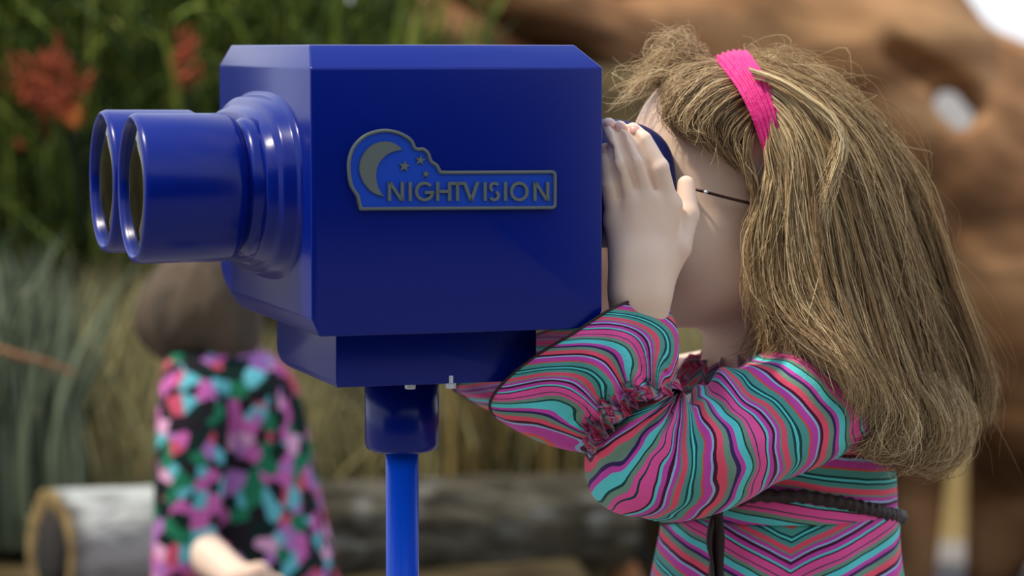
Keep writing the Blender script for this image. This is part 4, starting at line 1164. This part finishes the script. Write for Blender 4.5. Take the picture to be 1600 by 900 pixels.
hh.ell(tf(-0.006, 0, 0.006), (0.070, 0.064, 0.072), TM, 0.01); hh.ell(tf(-0.045, 0, -0.045), (0.042, 0.058, 0.06), TM, 0.02)
hh.ell(tf(0.085, 0, -0.045), (0.045, 0.05, 0.05), TM, 0.008, cut=True); hh.ell(tf(-0.01, 0, -0.05), (0.055, 0.075, 0.06), TM, 0.02); hh.cone(q(320, 480, 3.68), q(352, 528, 3.68), 0.055, 0.045, 0.03)
Vq, Qq = hh.mesh(1); Vq = Vq + 0.004 * vnoise(Vq * np.array([1, 1, 0.2]), 120.0)[:, None] * TM[1]
link('hair', arr_mesh('hair', Vq, Qq), M['brown_hair'], tod)

# ================================================================ fallen log
def along(p0, p1, t): return np.array(p0) * (1 - t) + np.array(p1) * t
lg0 = np.array([P(80, 872, 3.92).x, 3.92, 0.0]); lg0[2] = P(80, 868, 3.92).z
lg1 = np.array([P(960, 815, 4.35).x, 4.35, P(960, 815, 4.35).z])
logo = tag(empty('fallen_log', tuple(lg0)), 'hollow grey fallen log lying on the soil bed behind the child in floral', 'log')
d = (lg1 - lg0) / np.linalg.norm(lg1 - lg0); e1 = np.cross(d, [0, 0, 1.0]); e1 /= np.linalg.norm(e1); e2 = np.cross(e1, d)
n = 90; aa = np.linspace(0, 2 * math.pi, n, endpoint=False); R = []
for t in np.linspace(0, 1, 90):
    r = 0.088 - 0.016 * t
    ring_ = np.stack([np.cos(aa), np.sin(aa)], 1)
    pc = along(lg0, lg1, t)
    rr = r * (1 + 0.05 * vnoise(np.stack([np.cos(aa) * 4, np.sin(aa) * 4, 0 * aa + t * 6], 1), 1.6)) + 0.003 * vnoise(np.stack([aa * 10 / 6.283 * 2, 0 * aa + t * 3, 0 * aa], 1), 2.0)
    R.append(pc + ring_[:, :1] * rr[:, None] * e1 + ring_[:, 1:] * rr[:, None] * e2)
Ro = np.array(R)
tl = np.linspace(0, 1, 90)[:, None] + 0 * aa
sun_w = np.clip(np.interp(tl, [0, 0.03, 0.20, 0.34], [0.35, 1, 0.85, 0]) + 0.45 * vnoise(Ro * np.array([8, 8, 26]), 3.0) - 0.1, 0, 1) * np.clip(np.cos(aa)[None] * 0 + np.abs(e2[2]) * np.sin(aa)[None] * 1.5 + 0.9, 0, 1)  # mask for sunlight painted on the log's left end and upper side
bko = loft('bark', Ro, M['logbark'], logo, {'tone': sun_w}, cap=False)
def sunlit_end(m):  # mixes the painted sunlight into the bark colour
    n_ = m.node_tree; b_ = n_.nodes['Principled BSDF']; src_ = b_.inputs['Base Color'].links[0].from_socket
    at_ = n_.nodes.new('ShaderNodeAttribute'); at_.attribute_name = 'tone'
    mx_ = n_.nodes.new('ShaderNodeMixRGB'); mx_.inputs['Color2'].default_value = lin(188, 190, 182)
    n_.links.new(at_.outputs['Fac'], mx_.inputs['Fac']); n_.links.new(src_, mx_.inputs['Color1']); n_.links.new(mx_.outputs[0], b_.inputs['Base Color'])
sunlit_end(M['logbark'])
ri = [(0.0, 1.0), (-0.004, 0.96), (-0.003, 0.80), (0.0, 0.70), (0.01, 0.64), (0.10, 0.58)]
rr0 = Ro[0]; c0 = rr0.mean(0)
loft('end_ring', np.array([c0 + (rr0 - c0) * k + d * s for s, k in ri[:4]]), M['logend'], logo, cap=False)
loft('hollow', np.array([c0 + (rr0 - c0) * k + d * s for s, k in ri[3:]] + [c0 + (rr0 - c0) * 0.05 + d * 0.12]), M['darkwood'], logo)
c1_ = Ro[-1].mean(0)
loft('broken_end', np.array([Ro[-1], c1_ + (Ro[-1] - c1_) * 0.8 + d * 0.012, c1_ + (Ro[-1] - c1_) * 0.3 + d * 0.004]), M['darkwood'], logo)

# charred stump right of the log
cs = tag(empty('charred_stump', tuple(q(982, 900, 4.5))), 'small blackened stump with a rusty base past the end of the fallen log', 'stump')
SF = Field(np.arange(0.08, 0.30, 0.005), np.arange(4.40, 4.60, 0.005), np.arange(0.28, 0.44, 0.005))
SF.cone(q(978, 822, 4.5), q(982, 850, 4.5), 0.022, 0.024, 0.01); SF.cone(q(990, 840, 4.5), q(1005, 878, 4.5), 0.016, 0.010, 0.01)
Vs, Qs = SF.mesh(1); link('charred_top', arr_mesh('charred_top', Vs, Qs), M['char'], cs)
SF = Field(np.arange(0.08, 0.30, 0.005), np.arange(4.38, 4.62, 0.005), np.arange(0.22, 0.40, 0.005))
SF.cone(q(976, 872, 4.5), q(978, 930, 4.5), 0.018, 0.034, 0.01)
Vs, Qs = SF.mesh(1); link('base', arr_mesh('base', Vs, Qs), M['rust'], cs)

# twig across the grey-green reeds
tag(tube('twig', [q(-15, 541, 4.05), q(30, 556, 4.05), q(70, 566, 4.06), q(118, 584, 4.08)], [0.0045, 0.0045, 0.004, 0.003], mat('twig_bark', lin(150, 104, 70), rough=0.9), None, samples=16), 'thin orange-brown twig lying across the grey-green reeds', 'twig')

# ================================================================ giant gnarled tree
tree = tag(empty('giant_tree', (P(1500, 900, 5.6).x, 5.6, 0)), 'huge gnarled reddish-brown tree trunk with arching roots behind the blond child', 'tree')
GT = Field(np.arange(-0.5, 1.7, 0.014), np.arange(4.7, 6.7, 0.016), np.arange(-0.1, 1.75, 0.014))
def c(x0, y0, Y0, x1, y1, Y1, r0, r1, k=0.08, cut=False): GT.cone(P(x0, y0, Y0), P(x1, y1, Y1), r0, r1, k, cut=cut, m=0.1)
c(1050, -190, 5.7, 1330, 130, 5.7, 0.22, 0.24); c(1300, 60, 5.75, 1600, 232, 5.8, 0.14, 0.15); c(1600, 210, 5.8, 1760, 400, 5.8, 0.15, 0.2)
c(1330, 130, 5.7, 1480, 330, 5.7, 0.24, 0.22)
c(1480, 330, 5.7, 1640, 460, 5.7, 0.24, 0.25)
c(1300, 330, 5.7, 1420, 520, 5.7, 0.20, 0.14)
c(1480, 420, 5.65, 1610, 640, 5.7, 0.16, 0.10)
c(1440, 560, 5.9, 1420, 960, 5.9, 0.078, 0.045, 0.05)                # front root leg
c(1585, 620, 5.95, 1545, 960, 5.9, 0.095, 0.050, 0.05)
c(1420, 960, 5.9, 1405, 990, 5.85, 0.045, 0.06, 0.04); c(1545, 960, 5.9, 1555, 990, 5.85, 0.05, 0.07, 0.04)
c(1640, 300, 5.8, 1760, 1000, 5.9, 0.20, 0.11)
c(1130, 60, 5.55, 960, 62, 5.3, 0.075, 0.062, 0.05); c(960, 62, 5.3, 850, 10, 5.25, 0.062, 0.066, 0.04); c(850, 10, 5.25, 700, -80, 5.25, 0.066, 0.08, 0.04)   # pale branch root
c(900, -170, 5.9, 690, 120, 5.9, 0.20, 0.16, 0.06); c(690, 120, 5.9, 640, 600, 5.9, 0.16, 0.12, 0.06)
c(1040, -330, 5.8, 1240, -80, 5.8, 0.24, 0.24)
c(1395, 92, 5.48, 1500, 158, 5.52, 0.030, 0.040, 0.02, cut=True); c(1400, 94, 5.60, 1500, 160, 5.66, 0.022, 0.034, 0.02, cut=True)      # deep cleft
c(1330, 140, 5.40, 1430, 260, 5.42, 0.010, 0.016, 0.03, cut=True)
c(1479, 168, 5.30, 1480, 169, 6.6, 0.017, 0.07, 0.01, cut=True); c(1500, 190, 5.30, 1501, 191, 6.6, 0.015, 0.07, 0.01, cut=True)
c(1380, 300, 5.42, 1470, 470, 5.46, 0.012, 0.02, 0.04, cut=True)
Vg, Qg = GT.mesh(1)
# ridges running down to the right
ax1 = np.array([0.72, 0, -0.69]); ax2 = np.array([0.69, 0, 0.72])
w = np.stack([Vg @ ax1 * 1.6, Vg[:, 1] * 5, Vg @ ax2 * 8.0], 1)
rid = 0.042 * vnoise(w, 1.0) + 0.016 * (0.5 - np.abs(vnoise(w * 2.1 + 9, 1.0))) + 0.006 * vnoise(Vg, 22.0)
cen = np.array([1.0, 5.9, 0.6]); dv = Vg - cen; dv[:, 1] *= 2.0; dv /= np.linalg.norm(dv, axis=1, keepdims=True)
dv = np.array([0, -0.8, 0.6])[None] * 0.7 + dv * 0.3
Vg = Vg + dv * rid[:, None]
link('trunk', arr_mesh('trunk', Vg, Qg), M['trunk'], tree)

# bare tree far behind the trunk, against the sky
bt = tag(empty('bare_tree', (4.6, 20, 0)), 'bare thin-branched tree far off against the white sky', 'tree')
M['faint'] = mat('pale_branch', lin(150, 160, 178), rough=0.9)
tube('bole', [(4.6, 20, 0), (4.5, 20, 1.0), (4.4, 20, 2.2)], [0.10, 0.07, 0.03], M['faint'], bt, samples=12)
rb = random.Random(5)
for k in range(16):
    x0 = 4.5; z0 = 0.9 + 0.08 * k; ang = rb.uniform(-1.3, 1.3)
    l = rb.uniform(0.8, 1.9)
    tube('branch', [(x0, 20, z0), (x0 + l * 0.5 * math.sin(ang), 20 + rb.uniform(-.3, .3), z0 + l * 0.3), (x0 + l * math.sin(ang), 20 + rb.uniform(-.4, .4), z0 + l * rb.uniform(0.2, 0.7))], [0.03, 0.018, 0.006], M['faint'], bt, n=6, samples=10)

# ================================================================ grasses
def blades(name, roots, tips, width, bend, m, tone, segs=7, seed=0, parent=None):
    """curved tapering strips, two-sided thin leaves with a keel"""
    r = np.random.RandomState(seed)
    n = len(roots); s = np.linspace(0, 1, segs)[None, :, None]
    d = tips - roots
    ctrl = roots + d * 0.5 + bend
    p = (1 - s) ** 2 * roots[:, None] + 2 * s * (1 - s) * ctrl[:, None] + s ** 2 * tips[:, None]
    T = np.gradient(p, axis=1); T /= np.linalg.norm(T, axis=2, keepdims=True)
    ph = r.uniform(-0.9, 0.9, n); side = np.stack([np.cos(ph), np.sin(ph), 0 * ph], 1)[:, None]
    side = side - T * (side * T).sum(2, keepdims=True); side /= np.linalg.norm(side, axis=2, keepdims=True)
    nn = np.cross(side, T)
    wd = width[:, None, None] * np.interp(s[0, :, 0], [0, 0.25, 0.7, 1], [0.6, 1, 0.75, 0.05])[None, :, None]
    R = np.stack([p - side * wd, p + nn * wd * 0.5, p + side * wd, p + nn * wd * 0.35], 2)     # n s 4 3
    V = R.reshape(-1, 3)
    k = np.arange(n)[:, None, None] * segs * 4 + np.arange(segs - 1)[None, :, None] * 4
    j = np.arange(4)[None, None]; jn = (j + 1) % 4
    Q = np.stack([k + j, k + jn, k + jn + 4, k + j + 4], -1).reshape(-1, 4)
    return link(name, arr_mesh(name, V, Q, {'tone': np.repeat(tone, segs * 4)}), m, parent)
def region(n, px, py, Y, r):
    return Pn(r.uniform(px[0], px[1], n), r.uniform(py[0], py[1], n), r.uniform(Y[0], Y[1], n))
r = np.random.RandomState(21)
# green grass on the bank
n = 4600
rx = r.uniform(-620, 640, n); Y = r.uniform(4.55, 5.0, n)
ry = np.minimum(r.uniform(-60, 400, n), np.interp(rx, [-120, 300, 640], [400, 400, 330]))
roots = Pn(rx, ry + 40, Y)
lean = r.randn(n) * 0.09 + 0.02
tips = roots + np.stack([lean, -r.uniform(0.0, 0.14, n), r.uniform(0.06, 0.24, n)], 1)
tips[:, 2] -= np.abs(lean) * 0.5
bend = np.stack([lean * -0.2, 0 * lean, 0.05 + np.abs(lean) * 0.5], 1)
tag(blades('grass', roots, tips, r.uniform(0.0025, 0.0065, n), bend, M['grass'], np.clip(r.beta(1.6, 2.4, n) + 0.05, 0, 1), seed=1), 'tall green arching grass growing on the bank behind the lens tubes', 'grass', kind='stuff')
# sparse blades before the trunk above the housing
n = 46
rx = r.uniform(545, 760, n); roots = Pn(rx, np.full(n, 170.0), r.uniform(4.6, 5.0, n)); lean = r.randn(n) * 0.05
tips = roots + np.stack([lean, 0 * lean - 0.02, r.uniform(0.12, 0.26, n)], 1)
tag(blades('tall_grass', roots, tips, r.uniform(0.003, 0.006, n), np.stack([-lean * 0.4, 0 * lean, 0 * lean], 1), M['grass'], r.beta(2, 2.5, n), seed=2), 'sparse upright grass blades in front of the trunk above the housing', 'grass', kind='stuff')
# dried straw bank
n = 2300
rx = r.uniform(60, 1130, n); Y = r.uniform(4.42, 4.72, n)
roots = Pn(rx, np.full(n, 800.0), Y); H_ = np.interp(rx, [60, 250, 420, 560, 700, 1060], [0.40, 0.40, 0.30, 0.22, 0.24, 0.36]) * r.uniform(0.5, 1.05, n)
lean = r.randn(n) * 0.06
tips = roots + np.stack([lean, r.uniform(-0.05, 0.03, n), H_], 1)
tag(blades('dry_straw', roots, tips, r.uniform(0.002, 0.005, n), np.stack([-lean * 0.5, -0.03 + 0 * lean, 0 * lean], 1), M['straw'], r.beta(2, 2, n), seed=3), 'olive dry straw standing upright behind the fallen log', 'dry grass', kind='stuff')
# grey-green reeds at the left edge
n = 420
rx = r.uniform(-90, 125, n); Y = r.uniform(4.15, 4.40, n)
roots = Pn(rx, np.full(n, 860.0), Y); hh_ = np.interp(rx, [-90, 60, 100, 175], [0.47, 0.46, 0.42, 0.36]) * r.uniform(0.65, 1.02, n)
lean = r.randn(n) * 0.05
tips = roots + np.stack([lean, 0 * lean, hh_], 1)
tag(blades('reed', roots, tips, r.uniform(0.004, 0.009, n), np.stack([-lean, -0.02 + 0 * lean, 0 * lean], 1), M['reed'], r.beta(2, 2, n), seed=4), 'pale grey-green broad reeds standing beside the hollow end of the log', 'reeds', kind='stuff')
# long crossing stems over the straw
n = 60
rx = r.uniform(80, 330, n); roots = Pn(rx, np.full(n, 760.0), r.uniform(4.25, 4.4, n)); lean = r.choice([-1, 1], n) * r.uniform(0.03, 0.12, n)
tips = roots + np.stack([lean, 0 * lean, r.uniform(0.24, 0.35, n)], 1)
tag(blades('straw_stem', roots, tips, r.uniform(0.003, 0.005, n), np.stack([-lean * 0.3, 0 * lean, 0 * lean], 1), M['straw'], r.uniform(0.6, 1.0, n), seed=5), 'pale crossing straw stems leaning over each other behind the log', 'dry grass', kind='stuff')
# yellow stalks right of the pole
n = 70
rx = np.concatenate([r.uniform(690, 945, 58), r.uniform(735, 765, 12)]); roots = Pn(rx, np.full(n, 790.0), r.uniform(4.38, 4.5, n)); lean = r.randn(n) * 0.008
tips = roots + np.stack([lean, 0 * lean, r.uniform(0.20, 0.30, n)], 1)
tag(blades('stalk', roots, tips, r.uniform(0.004, 0.009, n), np.stack([lean, 0 * lean, 0 * lean], 1), M['stalk'], r.uniform(0.1, 1.0, n), seed=6), 'thick yellowish dry stalks standing behind the log, right of the pole', 'stalks', kind='stuff')
# orange flowering plants
for cx_, cy_2, sx_, sy_, nn_, lab in ((78, 140, 46, 42, 150, 'red-orange flowering plant among the grass, the widest one'), (290, 100, 16, 30, 44, 'narrow rusty red flower spike in the grass beside the housing'), (116, 186, 9, 11, 26, 'small bright orange blossom low in the grass')):
    fp = tag(empty('flowering_plant', tuple(P(cx_, cy_2 + 200, 4.5))), lab, 'flower')
    rr = np.random.RandomState(int(cx_))
    base = Pn(cx_ + rr.randn(nn_) * sx_ * 0.6, cy_2 + rr.randn(nn_) * sy_ * 0.6, 4.42 + rr.rand(nn_) * 0.06)
    dr = np.stack([rr.randn(nn_) * 0.012, -rr.rand(nn_) * 0.01, rr.rand(nn_) * 0.03], 1)
    tn = np.clip(rr.rand(nn_) * 0.6 + (0.4 if cx_ == 116 else 0), 0, 1)
    tag(blades('petal_cluster', base, base + dr, rr.uniform(0.003, 0.006, nn_), dr * 0.1, M['petal'], tn, segs=5, seed=int(cx_), parent=fp), kind='stuff')
    for k in range(3):
        st = np.array(P(cx_ + (k - 1) * sx_ * 0.5, cy_2, 4.46)); tube('stem', [st, st + np.array([0.005, 0.02, -0.10]), st + np.array([0.01, 0.05, -0.20])], 0.0022, M['grass'], fp, n=6, samples=8)
